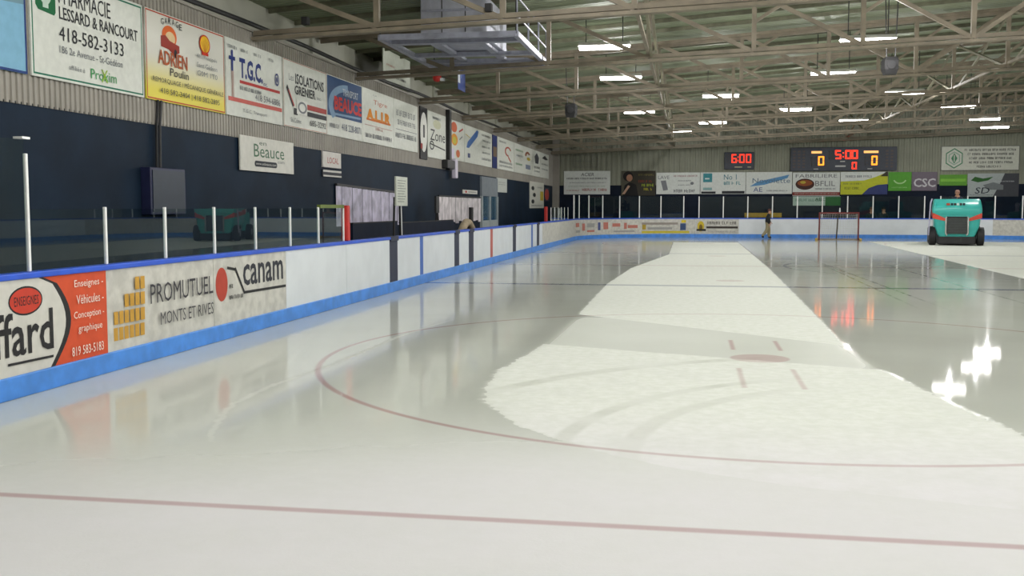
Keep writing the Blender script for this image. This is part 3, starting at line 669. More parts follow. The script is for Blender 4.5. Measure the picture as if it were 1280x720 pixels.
# lower left wall
P = lsign(299, 366, 'white sign with green lettering on the navy wall', (216, 214, 206), zb=2.325, zt=2.955, x=XS); U = P.U
P.text('en', U(323), .78, U(332), .87, (70, 96, 76)); P.text('Beauce', U(316), .42, U(354), .80, (74, 112, 84)); P.text('.com', U(345), .29, U(354), .36, GY); pill = (36, 40, 50)
P.rect(U(318), .14, U(343), .31, pill); P.ell(U(318), .225, .02, .085, pill); P.ell(U(343), .225, .025, .085, pill); P.text('www.enbeauce.com', U(318), .19, U(343.5), .27, (206, 206, 200)); P.done()
P = lsign(403, 426.5, 'small white sign with red word on the navy wall', (214, 210, 204), zb=2.535, zt=2.905, x=XL); P.frame(.012, (60, 60, 70)); P.text('LOCAL', .25, .28, .85, .64, (176, 70, 64)); P.done()
P = lsign(403, 427, 'low dark plate with two white stripes under a small white sign', (52, 54, 62), zb=2.335, zt=2.49, x=XL); P.rect(.02, .68, .98, .97, (206, 204, 198)); P.rect(.02, .03, .98, .26, (206, 204, 198)); P.done()
P = lsign(578, 596, 'thin white strip sign with a red dot over the right curtain', (220, 218, 212), zb=2.15, zt=2.29, x=XL); P.ell(.2, .5, .06, .3, (200, 60, 50)); P.words(.35, .9, .5, .3, INK, 15); P.done()
P = lsign(620.5, 633, 'plain pale grey notice beside the glass door', (196, 200, 194), zb=2.3, zt=2.9, x=XL); P.words(.15, .8, .7, .05, GY, 16); P.words(.15, .8, .55, .05, GY, 17); P.done()
P = lsign(661.5, 679, 'white sign with small black figures on the low navy wall near corner', (206, 206, 196), zb=1.62, zt=2.98, x=XL); P.ell(.2, .75, .1, .08, INK); P.ell(.3, .5, .1, .08, INK); P.ell(.2, .25, .1, .08, INK); P.words(.5, .9, .8, .05, GY, 18); P.rect(.72, .3, .96, .66, (196, 176, 60)); P.words(.1, .9, .1, .05, GY, 19); P.done()
P = lsign(680, 685.5, 'red disc sign on the low navy wall at the corner', (44, 50, 70), zb=2.0, zt=2.75, x=XL); P.ell(.5, .5, .48, .42, (180, 70, 60)); P.done()
# sign on the set-back upper wall
P = sign('pale sign standing on the ledge behind the signs, below the platform', (-8.1, yb(480, 8.1), 4.95), LEFT, yb(513, 8.1) - yb(480, 8.1), .92, (196, 200, 188)); P.words(.1, .4, .58, .05, RD, 22); P.words(.4, .8, .5, .07, INK, 23); P.words(.45, .85, .3, .07, INK, 24); P.done()

# conduit along the fascia top
cd = tag(MB().tube([(XL + .05, 6 + 3 * k, 4.98 + .03 * math.sin(k * 1.7)) for k in range(19)], .045, 8).build('electrical_conduit', dark, wl, smooth=True), 'dark conduit')
# column cable and navy box on the wall
bx = thing('wall_box', 'navy wall cabinet under two thin vertical conduits', 'cabinet', (XL, yw(178), 1.55))
MB().box(0, 0, 0, .16, yw(222) - yw(178), .70, bev=.01).build('cabinet_body', mat('navy_cabinet', rgb(34, 38, 72), .4, var=.1), bx)
MB().box(.16, .05, .04, .172, yw(222) - yw(178) - .05, .66).build('cabinet_door', mat('navy_cabinet_door', rgb(32, 44, 60), .4, var=.1), bx)
for yy, mm in ((.40, black), (.50, dark)): MB().tube([(.05, yy, .70), (.05, yy + .02, 1.35), (.06, yy + .06, 1.72)], .022, 8).build('conduit', mm, bx)

# ---------------------------------------------------------------- strip curtains, door, bench area
cur = mat('lavender_plastic_curtain', rgb(206, 200, 222), .35, var=.35, scale=3, bump=.3, bscale=6)
cur2 = mat('pale_plastic_curtain', rgb(240, 232, 236), .35, var=.3, scale=3, bump=.3, bscale=6)
def curtain(label, y0, y1, z0, z1a, z1b, m, n):
    root = thing('strip_curtain', label, 'curtain', (XL, y0, 0))
    MB().bar((.04, 0, z1a + .03), (.04, y1 - y0, z1b + .03), .05, .05).build('curtain_rail', dark, root)
    w = (y1 - y0) / n
    for k in range(n):
        zt = z1a + (z1b - z1a) * (k + .5) / n; mb = MB(); rings = []
        for j in range(5):
            t = j / 4; rings.append((k * w + t * w * 1.04, .035 + .012 * math.sin(t * math.pi) + (.012 if k % 2 else 0)))
        vs = []
        for yy, xx in rings: vs += [(xx, yy, z0 + .04 * math.sin(k * 2.3)), (xx, yy, zt)]
        mb.add(vs, [(2 * j, 2 * j + 2, 2 * j + 3, 2 * j + 1) for j in range(4)]); mb.build('plastic_strip', m, root)
    return root
curtain('lavender plastic strip curtain on the navy wall, nearer one behind the bench', yw(419), yw(500), 1.22, 2.15, 2.03, cur, 14)
curtain('whitish plastic strip curtain on the navy wall, farther one by the glass door', yw(547), yw(599.5), 1.15, 2.0, 2.0, cur2, 14)
dr = thing('door_1', 'pale framed glass double door in the left wall', None, (XL, yw(600), 0)); dr['kind'] = 'structure'
wd = yw(620) - yw(600); dfr = mat('pale_door_frame', rgb(170, 178, 180), .5, var=.1)
mb = MB(); mb.box(0, 0, 0, .1, .14, 2.1); mb.box(0, wd - .14, 0, .1, wd, 2.1); mb.box(0, wd / 2 - .06, 0, .1, wd / 2 + .06, 2.1); mb.box(0, .14, 0, .08, wd - .14, 1.15); mb.build('door_frame', dfr, dr)
MB().box(0, 0, 2.1, .08, wd, 2.85).build('transom_panel', mat('grey_transom', rgb(128, 136, 144), .5, var=.1), dr)
for a_, b_ in ((.14, wd / 2 - .06), (wd / 2 + .06, wd - .14)): MB().box(.02, a_, 1.15, .04, b_, 2.1).build('door_pane', mat('blue_door_glass', rgb(40, 84, 110), .1, var=.2), dr)
# bench back screens
def screen_box(label, y0, y1, z, cut):
    root = thing('bench_screen', label, 'bench screen', (-7.05, y0, 0)); L = y1 - y0
    mb = MB(); prof = [(0, -.06), (L, -.06), (L, z - cut), (L - cut * 2.2, z), (0, z)]
    mb.loft([[(0, p[0], p[1]) for p in prof], [(.06, p[0], p[1]) for p in prof]]); mb.build('panel', navy2, root)
    MB().box(-.01, 0, z, .07, L - cut * 2.2, z + .025).build('top_edge', black, root)
screen_box('dark navy screen behind the home bench, left of the notice board', yb(438, 7.05), yb(494, 7.05), 1.31, .0)
screen_box('dark navy screen with slanted end, right of the notice board', yb(499, 7.05), yb(570, 7.05), 1.27, .28)
nb = thing('notice_board', 'white notice board standing on dark easel legs behind the bench', 'notice board', (-6.6, yb(502, 6.6), -.06))
ww = yb(509.5, 6.6) - yb(495.5, 6.6)
MB().box(-.02, -ww / 2, 1.75, .02, ww / 2, 2.42, bev=.004).build('panel', mat('off_white_board', rgb(196, 200, 188), .5, var=.1), nb)
mb = MB()
for k in range(9): mb.box(.02, -ww * .38, 1.84 + .06 * k, .0215, ww * (.2 + .15 * (k % 3) / 2), 1.86 + .06 * k)
tag(mb.build('small_print', ink((140, 146, 140)), nb), kind='stuff')
for a_, b_ in ((-.42, -.62), (.0, .12)): MB().bar((-.04, a_, 1.95), (-.04, b_, 0), .04, .05).build('easel_leg', black, nb)
MB().bar((-.05, .1, 1.75), (-.05, .24, .0), .05, .05).build('easel_leg', alu, nb)['label'] = 'pale metal leg'
es = thing('easel_stand', 'dark narrow stand with two legs at the left of the pale curtain', 'stand', (-7.5, yb(547, 7.5), -.06))
MB().box(-.03, -.25, 1.55, .03, .12, 2.05).build('back_panel', dark, es)
for a_, b_ in ((-.1, -.4), (.0, .45)): MB().bar((0, a_, 1.6), (0, b_, 0), .05, .05).build('easel_leg', black, es)
hs = tag(MB().tube([(-7.2, yb(573, 7.2) + 2.6 * t, .55 + .62 * math.sin(math.pi * t)) for t in [k / 14 for k in range(15)]], .13, 10).build('padded_roll', mat('tan_foam', rgb(176, 160, 134), .8, var=.15), smooth=True), 'arched tan padded roll lying behind the bench gate', 'padding')
bp_ = thing('black_post', 'black post standing behind the boards beside the tan roll', 'post', (-7.4, yb(589, 7.4), -.06)); MB().box(-.05, -.16, 0, .05, .16, 1.72, bev=.01).build('post', black, bp_); MB().box(-.1, -.3, 0, .1, .3, .05).build('foot_plate', black, bp_)
# wall-mounted emergency light under fascia
wlg = thing('wall_light', 'dark bracket lamp with pale lens under the ball sign', 'light', (XL, yw(552), 2.93)); MB().box(.0, 0, .0, .22, 1.3, .28, bev=.02).build('bracket', dark, wlg); MB().box(.1, 1.05, -.3, .26, 1.35, .35, bev=.03).build('lens', mat('pale_lens', rgb(216, 208, 226), .3, var=.05), wlg)
vp = tag(MB().box(XL + .024, yw(557), 2.9, XL + .16, yw(559.4), 4.86).build('downpipe', dark, wl), 'dark vertical duct')

# ---------------------------------------------------------------- suspended platform, duct, hanging items
pf_ = thing('equipment_platform', 'galvanised frame platform hung under the roof between two trusses', 'platform', (-6.27, 20.7, 5.1))
w_, l_ = 2.8, 4.55
for a_, b_ in (((0, 0, 0), (w_, 0, 0)), ((0, l_, 0), (w_, l_, 0)), ((0, 0, 0), (0, l_, 0)), ((w_, 0, 0), (w_, l_, 0))):
    MB().bar(a_, b_, .1, .11).build('edge_channel', galv, pf_)
for yy in (.75, 2.6, 3.7): MB().bar((.05, yy, .0), (w_ - .05, yy, 0), .22, .08).build('cross_channel', galv, pf_)
for xx in (.95, 1.9): MB().bar((xx, .75, .02), (xx, 3.7, .02), .16, .06).build('long_channel', galv, pf_)
MB().box(.05, .05, .05, w_ - .05, .68, .07).build('deck_plate', mat('grey_deck_plate', rgb(120, 120, 134), .5, var=.15), pf_)
MB().box(.05, 3.75, .05, w_ - .05, l_ - .05, .07).build('deck_plate', mat('grey_deck_plate', rgb(120, 120, 134)), pf_)
for xx, yy in ((0, 0), (w_, 0), (0, l_), (w_, l_)): MB().tube([(xx, yy, 0), (xx, yy, deck_z(-6.27 + xx) - 5.1)], .016, 6).build('hanger_rod', dark, pf_)
mb = MB()
for yy in (.1, 1.6, 3.1, 4.4): mb.tube([(w_, yy, 0), (w_, yy, .75)], .02, 8)
for zz in (.38, .75): mb.tube([(w_, .1, zz), (w_, 4.4, zz)], .018, 8)
mb.build('guard_rail', galv, pf_)
hv = thing('ventilation_unit', 'silver sheet metal ventilation box standing on the hung platform', 'ventilation unit', (-5.62, 21.45, 5.17))
MB().box(0, 0, 0.0, 1.42, 2.3, .84, bev=.02).build('casing', mat('silver_sheet', rgb(196, 198, 212), .35, metal=.5, var=.12), hv)
for xx in (.45, .95): MB().box(xx, -.012, .02, xx + .02, 0, .82).build('seam_strip', dark, hv)
MB().box(.02, -.016, .55, 1.40, 0, .60).build('seam_strip', galv, hv)
# speakers
def speaker(loc, label):
    r = thing('loudspeaker', label, 'loudspeaker', loc, group='hanging loudspeakers')
    mb = MB(); mb.loft([[(x * s_, y * s_, z) for x, y in ((-.16, -.15), (.16, -.15), (.2, .15), (-.2, .15))] for s_, z in ((.75, -.22), (1, -.1), (1, .12), (.8, .2))]); mb.build('cabinet', black, r)
    MB().tube([(-.1, 0, .18), (-.16, 0, deck_z(loc[0]) - loc[2])], .014, 6).build('hanger', dark, r); MB().tube([(.1, 0, .18), (.14, 0, deck_z(loc[0]) - loc[2])], .014, 6).build('hanger', dark, r)
    MB().tube([(0, -.15, 0), (0, -.17, 0)], .1, 14).build('grille', dark, r)
speaker((4.78, 27.0, 5.12), 'black hanging loudspeaker right of centre below the second truss')
speaker((-3.78, 33.0, 4.72), 'black hanging loudspeaker at left beyond the platform')
fl = sign('blue and white banner hung in the roof behind the platform', (-6.5, yb(573, 6.5), 4.98), LEFT, .95, .62, (34, 60, 130), t=.01, name='hanging_banner', cat='banner'); fl.rect(.0, .3, .28, 1, (200, 206, 214)); fl.rect(.4, .55, .46, 1, (120, 140, 190)); fl.done()
MB().bar((.47, .62, 0), (.47, deck_z(-6.5) - 4.98, .0), .02, .02).build('hanger', dark, fl.p)
ab = thing('alarm_bell', 'small red and white bell on the truss behind the platform', 'alarm', (-7.2, 29.3, 5.36)); MB().ball((0, 0, 0), .13, .1, .13).build('bell', redp, ab, smooth=True); MB().box(.1, -.05, -.1, .22, .05, -.02).build('lamp', white, ab); MB().bar((0, .05, 0), (0, .9, .1), .04, .04).build('bracket', dark, ab)
for x, lab in ((-6.93, 'tiny black box on the first truss chord left of the platform'), (-3.55, 'tiny black box on the first truss chord above the platform')):
    tag(MB().box(x - .05, 18.16, chord_z(x) + .12, x + .07, 18.3, chord_z(x) + .26, bev=.01).build('junction_box', black), lab, 'junction box')

# ---------------------------------------------------------------- far wall: signs, clock, scoreboard
def fsign(x0, x1, z0, z1, label, col, y=YF - .031, **k): return sign(label, (x0, y, z0), FAR, x1 - x0, z1 - z0, col, **k)
FW = (222, 226, 222)
P = fsign(-7.36, -4.65, 2.42, 3.78, 'white sign on the far wall near the left corner', FW); P.text('ACIER', .37, .78, .65, .92, INK, .15); P.words(.06, .94, .68, .07, INK, 101); P.words(.12, .9, .5, .04, GY, 102); P.words(.1, .9, .35, .04, (150, 170, 150), 103); P.words(.06, .35, .17, .05, (180, 120, 110), 104); P.words(.4, .95, .2, .1, (170, 70, 66), 105); P.done()
P = fsign(-4.0, -2.03, 2.34, 3.77, 'dark poster of a person in black with yellow lettering', (58, 54, 44)); 
P.rect(0, 0, .28, .98, (84, 82, 70)); P.ell(.2, .78, .15, .2, (26, 20, 20)); P.ell(.24, .72, .09, .14, (176, 130, 104)); P.poly([(.04, 0), (.1, .42), (.24, .55), (.44, .44), (.5, 0)], (24, 22, 24)); P.poly([(.02, .06), (.2, .42), (.26, .38), (.1, .06)], (196, 160, 136)); P.words(.5, .95, .84, .08, (120, 112, 60), 111); P.words(.5, .95, .58, .1, (130, 60, 40), 112); P.words(.6, .95, .42, .1, (170, 190, 50), 113); P.words(.66, .95, .26, .1, (190, 180, 50), 114); P.done()
P = fsign(-1.98, .5, 2.42, 3.66, 'white sign with a grey skater shape at its left', FW); P.text('LAVE', .04, .7, .3, .86, GY); P.poly([(.1, .62), (.22, .64), (.27, .2), (.16, .16)], (130, 132, 138)); P.words(.4, .95, .84, .08, (160, 120, 120), 121); P.words(.5, .8, .62, .05, GY, 122); P.ell(.82, .5, .04, .07, GY); P.words(.5, .8, .42, .05, GY, 123); P.words(.4, .95, .15, .14, (96, 98, 104), 124); P.done()
P = fsign(.53, 3.06, 2.42, 3.66, 'white sign with two teal emblems and a dark bottom strip', FW); TL = (60, 140, 150); P.rect(.06, .55, .26, .95, TL); P.rect(.1, .68, .2, .74, FW); P.text('No 1', .52, .66, .8, .9, (50, 120, 136)); P.words(.52, .95, .5, .16, TL, 131); P.rect(.06, .18, .26, .3, (140, 176, 176)); P.rect(.02, .02, .34, .12, INK); P.rect(.48, .02, .98, .14, INK); P.done()
P = fsign(3.09, 5.63, 2.42, 3.66, 'white sign with a slanting blue swoosh', FW); P.poly([(.08, .34), (.25, .56), (.94, .88), (.9, .72), (.4, .42)], (96, 150, 196)); P.text('Novolette', .14, .5, .96, .72, (96, 120, 140)); P.text('AE', .16, .1, .36, .3, (70, 84, 140)); P.words(.45, .92, .15, .06, GY, 141); P.done()
P = fsign(5.67, 8.24, 2.31, 3.62, 'white sign with a dark oval fruit bowl and red bottom strip', FW); P.text('FABRILIERE', .06, .78, .94, .93, (110, 112, 116)); P.text('BFLIL', .48, .42, .9, .64, (110, 112, 116)); P.ell(.26, .5, .2, .24, (70, 40, 34)); P.ell(.26, .55, .16, .13, (150, 80, 40)); P.ell(.22, .58, .06, .06, (190, 170, 60)); P.words(.48, .92, .3, .06, GY, 151); P.rect(.0, .02, 1, .16, (136, 62, 56)); P.words(.04, .96, .09, .05, (190, 170, 160), 152); P.done()
P = fsign(5.7, 8.3, 1.76, 2.28, 'low white and green sign under the fruit bowl sign', (190, 206, 194)); P.rect(.68, 0, 1, .96, (38, 110, 50)); P.words(.05, .6, .6, .28, (120, 150, 130), 161); P.text('ABC', .46, .5, .7, .86, (70, 110, 80)); P.done()
P = fsign(8.28, 10.8, 2.38, 3.64, 'yellow and white sign with navy curve in its corner', FW); P.poly([(.0, 0), (.0, .58), (.5, .62), (.75, .78), (1, 1), (1, 0)], (196, 200, 50)); P.poly([(.46, 0), (.6, .28), (.78, .42), (1, .46), (1, 0)], (52, 62, 116)); P.words(.1, .7, .8, .1, GY, 171); P.words(.06, .45, .48, .07, (120, 130, 60), 172); P.words(.08, .4, .28, .1, (110, 120, 50), 173); P.poly([(.84, .8), (.96, 1), (1, 1), (1, .8)], (60, 56, 40)); P.done()
P = fsign(10.84, 12.06, 2.58, 3.62, 'bright green sign with a pale smile curve', (88, 160, 52)); P.ring(.5, .66, .3, .3, .06, .07, (176, 214, 150), 200, 340); P.words(.15, .85, .18, .05, (160, 204, 130), 181); P.done()
P = fsign(12.08, 13.42, 2.58, 3.62, 'grey-purple sign with three pale capital letters', (116, 106, 118)); P.text('CSC', .08, .2, .94, .66, (206, 204, 208), bold=.02); P.done()
P = fsign(13.55, 14.98, 2.86, 3.46, 'small green sign beside the grey-purple sign', (96, 156, 54)); P.rect(.03, .36, .95, .62, (130, 190, 70)); P.done()
P = fsign(15.02, 17.66, 2.24, 3.52, 'dark to pale sign with black script letters at far right', (170, 178, 178)); P.poly([(.5, .0), (.62, .5), (.72, 1), (1, 1), (1, 0)], (70, 72, 78)); P.poly([(.3, .5), (.5, .62), (.7, .5), (.7, .3), (.4, .3)], (120, 126, 128)); P.poly([(.06, .7), (.2, .62), (.4, .7), (.5, .86), (.3, .78), (.14, .86)], (50, 100, 46)); P.text('SD', .14, .14, .42, .4, (30, 34, 50), .2); P.words(.04, .5, .08, .03, INK, 191); P.words(.5, .92, .66, .05, (190, 196, 196), 192); P.done()
P = fsign(13.57, 17.63, 3.68, 5.02, 'long white sign with green hexagon emblem above the far wall row', (200, 202, 190), y=YF - .061, t=.06); P.frame(.03, (110, 112, 108)); G2 = (72, 130, 96)
def hexa(ru, rv): return [(.17 + ru * math.cos(R(90 + 60 * k)), .5 + rv * math.sin(R(90 + 60 * k))) for k in range(6)]
P.poly(hexa(.125, .42), G2); P.poly(hexa(.11, .37), (204, 206, 196)); P.poly(hexa(.085, .28), (140, 172, 150)); P.poly(hexa(.07, .24), (204, 206, 196)); P.poly([(.17, .72), (.21, .5), (.17, .28), (.13, .5)], G2); P.line(.17, .36, .17, .64, .05, (204, 206, 196))
for k, (a_, b_) in enumerate(((.3, .97), (.34, .93), (.36, .92), (.36, .92), (.46, .78))): P.words(a_, b_, .84 - k * .17, .09, (70, 70, 70), 200 + k)
P.done()

def seg_mat(name, col, e_): return mat(name, col, .5, var=0, emit=e_)
red_led = seg_mat('red_led', (1, .035, .012, 1), 1.5); org_led = seg_mat('orange_led', (1, .30, .02, 1), 1.7); off_led = mat('unlit_led', rgb(56, 54, 60), .5, var=0)
SEG = {'0': 'abcdef', '1': 'bc', '5': 'afgcd', '6': 'afgedc', '8': 'abcdefg'}
def digit(ch, x, z, w, h, m, root, t=.05, kind='digit'):
    mb = MB(); t = w * .25; g = .012
    R_ = {'a': (x + t * .4, z + h - t, x + w - t * .4, z + h), 'd': (x + t * .4, z, x + w - t * .4, z + t), 'g': (x + t * .4, z + h / 2 - t / 2, x + w - t * .4, z + h / 2 + t / 2),
          'f': (x, z + h / 2 + g, x + t, z + h - g), 'b': (x + w - t, z + h / 2 + g, x + w, z + h - g), 'e': (x, z + g, x + t, z + h / 2 - g), 'c': (x + w - t, z + g, x + w, z + h / 2 - g)}
    for s_ in SEG[ch]: q = R_[s_]; mb.box(q[0], q[1], 0, q[2], q[3], .012)
    o = mb.build(kind, m, root); o.location = (0, 0, .2)
    return o
sb = thing('scoreboard', 'wide dark scoreboard with red and orange lit digits on the far wall', 'scoreboard', (5.51, YF - .031, 3.70), FAR)
case = mat('dark_scoreboard_case', rgb(46, 52, 66), .5, var=.1)
MB().box(0, 0, 0, 5.73, 1.32, .2, bev=.02).build('case', case, sb)
sw = 5.73; k = sw / 132.   # photo px -> metres
def zx(px): return (px - 988) * k
def zz_(py): return (213 - py) * k
for ch, px in (('5', 1043.5), ('0', 1056), ('0', 1064)): digit(ch, zx(px), zz_(198), .34, .50, red_led, sb)['label'] = 'lit red digit'
mb = MB()
for pz in (190, 195): mb.box(zx(1054) - .05, zz_(pz) - .04, .2, zx(1054) + .02, zz_(pz) + .03, .212)
tag(mb.build('colon', red_led, sb), kind='stuff')
digit('0', zx(1064.5), zz_(211), .27, .40, red_led, sb)['label'] = 'lit red digit'
digit('0', zx(1022.5), zz_(206), .33, .52, org_led, sb)['label'] = 'lit orange digit'; digit('0', zx(1088.5), zz_(206), .33, .52, org_led, sb)['label'] = 'lit orange digit'
for px, py in ((1013.5, 206), (1080, 206), (1035, 198)): digit('8', zx(px), zz_(py), .30, .48, off_led, sb)['label'] = 'unlit digit'
amber = seg_mat('amber_name_light', (1, .5, .15, 1), .9)
for a_, b_ in ((1014, 1027), (1079, 1097)): MB().box(zx(a_), zz_(190.5), .2, zx(b_), zz_(187.5), .212).build('team_name_light', amber, sb)
for c in (991, 997, 1003, 1106, 1112): 
    mb = MB()
    for r_ in range(6): mb.box(zx(c), zz_(209 - r_ * 4), .2, zx(c) + .14, zz_(209 - r_ * 4) + .1, .208)
    tag(mb.build('penalty_light', mat('unlit_penalty', rgb(74, 60, 58), .5), sb), kind='stuff')
mb = MB(); mb.box(zx(1044), zz_(208), .2, zx(1057), zz_(206), .206); mb.box(zx(1050), zz_(201.6), .2, zx(1056), zz_(200.4), .206); mb.box(zx(1017), zz_(211), .2, zx(1023), zz_(210), .206); mb.box(zx(1084), zz_(211), .2, zx(1090), zz_(210), .206); tag(mb.build('small_print', ink((190, 190, 190)), sb), kind='stuff')
ck = thing('wall_clock', 'small dark digital clock with red digits on the far wall', 'clock', (1.85, YF - .031, 3.82), FAR)
MB().box(0, 0, 0, 1.65, .97, .16, bev=.02).build('case', case, ck)
red2 = seg_mat('dim_red_led', (1, .05, .02, 1), .9)
for ch, x in (('6', .40), ('0', .83), ('0', 1.20)): o = digit(ch, x, .36, .30, .50, red2, ck); o.location.z = .16; o['label'] = 'lit red digit'
o = digit('8', .07, .38, .22, .46, off_led, ck); o.location.z = .16; o['label'] = 'unlit digit'
mb = MB(); mb.box(.735, .46, .16, .79, .52, .172); mb.box(.735, .66, .16, .79, .72, .172); tag(mb.build('colon', red2, ck), kind='stuff')
mb = MB(); mb.box(.58, .1, .16, 1.0, .16, .166); mb.box(1.3, .1, .16, 1.5, .15, .166); tag(mb.build('small_print', ink((180, 170, 140)), ck), kind='stuff')
wc = thing('wire_cage', 'faint dark cage frame on the far wall above the leftmost sign', 'cage', (-6.75, YF - .03, 4.0), FAR)
mb = MB(); 
for z_ in (0, .35, .7): mb.bar((0, z_, .1), (1.4, z_, .1), .03, .03)
for x_ in (0, .35, .7, 1.05, 1.4): mb.bar((x_, 0, .1), (x_, .7, .1), .03, .03)
mb.build('bars', mat('grey_wire', rgb(124, 126, 116), .5), wc)
yb_ = thing('yellow_bench', 'yellow bench behind the far glass beside the walking person', 'bench', (2.95, 59.3, -.06))
MB().box(0, -.15, 1.17, 2.0, .15, 1.42, bev=.02).build('seat', mat('yellow_paint', rgb(206, 156, 30), .5, var=.15), yb_)
for x_ in (.1, 1.9): MB().box(x_ - .04, -.1, 0, x_ + .04, .1, 1.17).build('leg', dark, yb_)

# ---------------------------------------------------------------- goal
gl_ = thing('hockey_goal', 'red framed ice hockey goal with white netting at the far end', 'goal', (7.40, 54.75, 0), (0, 0, R(-2)))
hw, gh, dp = .95, 1.38, .95
dred = mat('dull_red_goal_paint', rgb(112, 36, 34), .4, var=.12)
mb = MB()
for s_ in (-1, 1): MB().tube([(s_ * hw, 0, 0), (s_ * hw, 0, gh)], .038, 12).build('goal_post', dred, gl_, smooth=True)
MB().tube([(-hw - .03, 0, gh), (hw + .03, 0, gh)], .038, 12).build('crossbar', dred, gl_, smooth=True)
base = [(-hw, 0, .03), (-hw - .1, .35, .03), (-hw + .05, .85, .03), (-.4, dp + .1, .03), (.4, dp + .1, .03), (hw - .05, .85, .03), (hw + .1, .35, .03), (hw, 0, .03)]
MB().tube(base, .035, 8).build('base_frame', mat('white_goal_base', rgb(170, 160, 150), .5), gl_, smooth=True)
MB().tube([(0, dp + .1, .03), (0, .75, .7), (0, .5, gh - .06), (0, 0, gh)], .034, 8).build('centre_support', mat('grey_support', rgb(84, 74, 62), .5), gl_, smooth=True)
topb = [(-hw, 0, gh), (-hw + .1, .45, gh - .04), (-.4, .55, gh - .06), (.4, .55, gh - .06), (hw - .1, .45, gh - .04), (hw, 0, gh)]
MB().tube(topb, .02, 8).build('top_frame', dred, gl_, smooth=True)
mb = MB()
def lerp(path, t):
    n = len(path) - 1; f = min(t * n, n - 1e-6); i = int(f); return Vector(path[i]).lerp(Vector(path[i + 1]), f - i)
for k_ in range(33):
    t = k_ / 32; mb.tube([lerp(topb, t), lerp(base, t)], .006, 4)
for j in range(1, 14):
    q = j / 14; mb.tube([lerp(topb, t / 20).lerp(lerp(base, t / 20), q) for t in range(21)], .006, 4)
for j in range(1, 6): mb.tube([(-hw + .04 * j, .1 * j, gh - .01 * j), (hw - .04 * j, .1 * j, gh - .01 * j)], .006, 4)
tag(mb.build('netting', mat('white_net_cord', rgb(206, 206, 200), .8), gl_), kind='stuff')
for s_ in (-1, 1): MB().box(s_ * (hw + .12) - .06, -.08, 0, s_ * (hw + .12) + .06, .3, .1, bev=.02).build('end_pad', mat('yellow_pad', rgb(190, 160, 70), .6), gl_)
wb_ = thing('water_bottle', 'white water bottle lying on the goal crossbar', 'bottle', (7.46, 54.95, gh + .02)); mb = MB(); mb.tube([(0, 0, .0), (0, 0, .01), (0, 0, .16), (0, 0, .19)], [.03, .037, .037, .02], 12).build('bottle_body', white, wb_, smooth=True); MB().tube([(0, 0, .19), (0, 0, .215), (0, 0, .24)], [.03, .03, .01], 12).build('cap', mat('bottle_cap', rgb(230, 230, 230), .4), wb_, smooth=True)

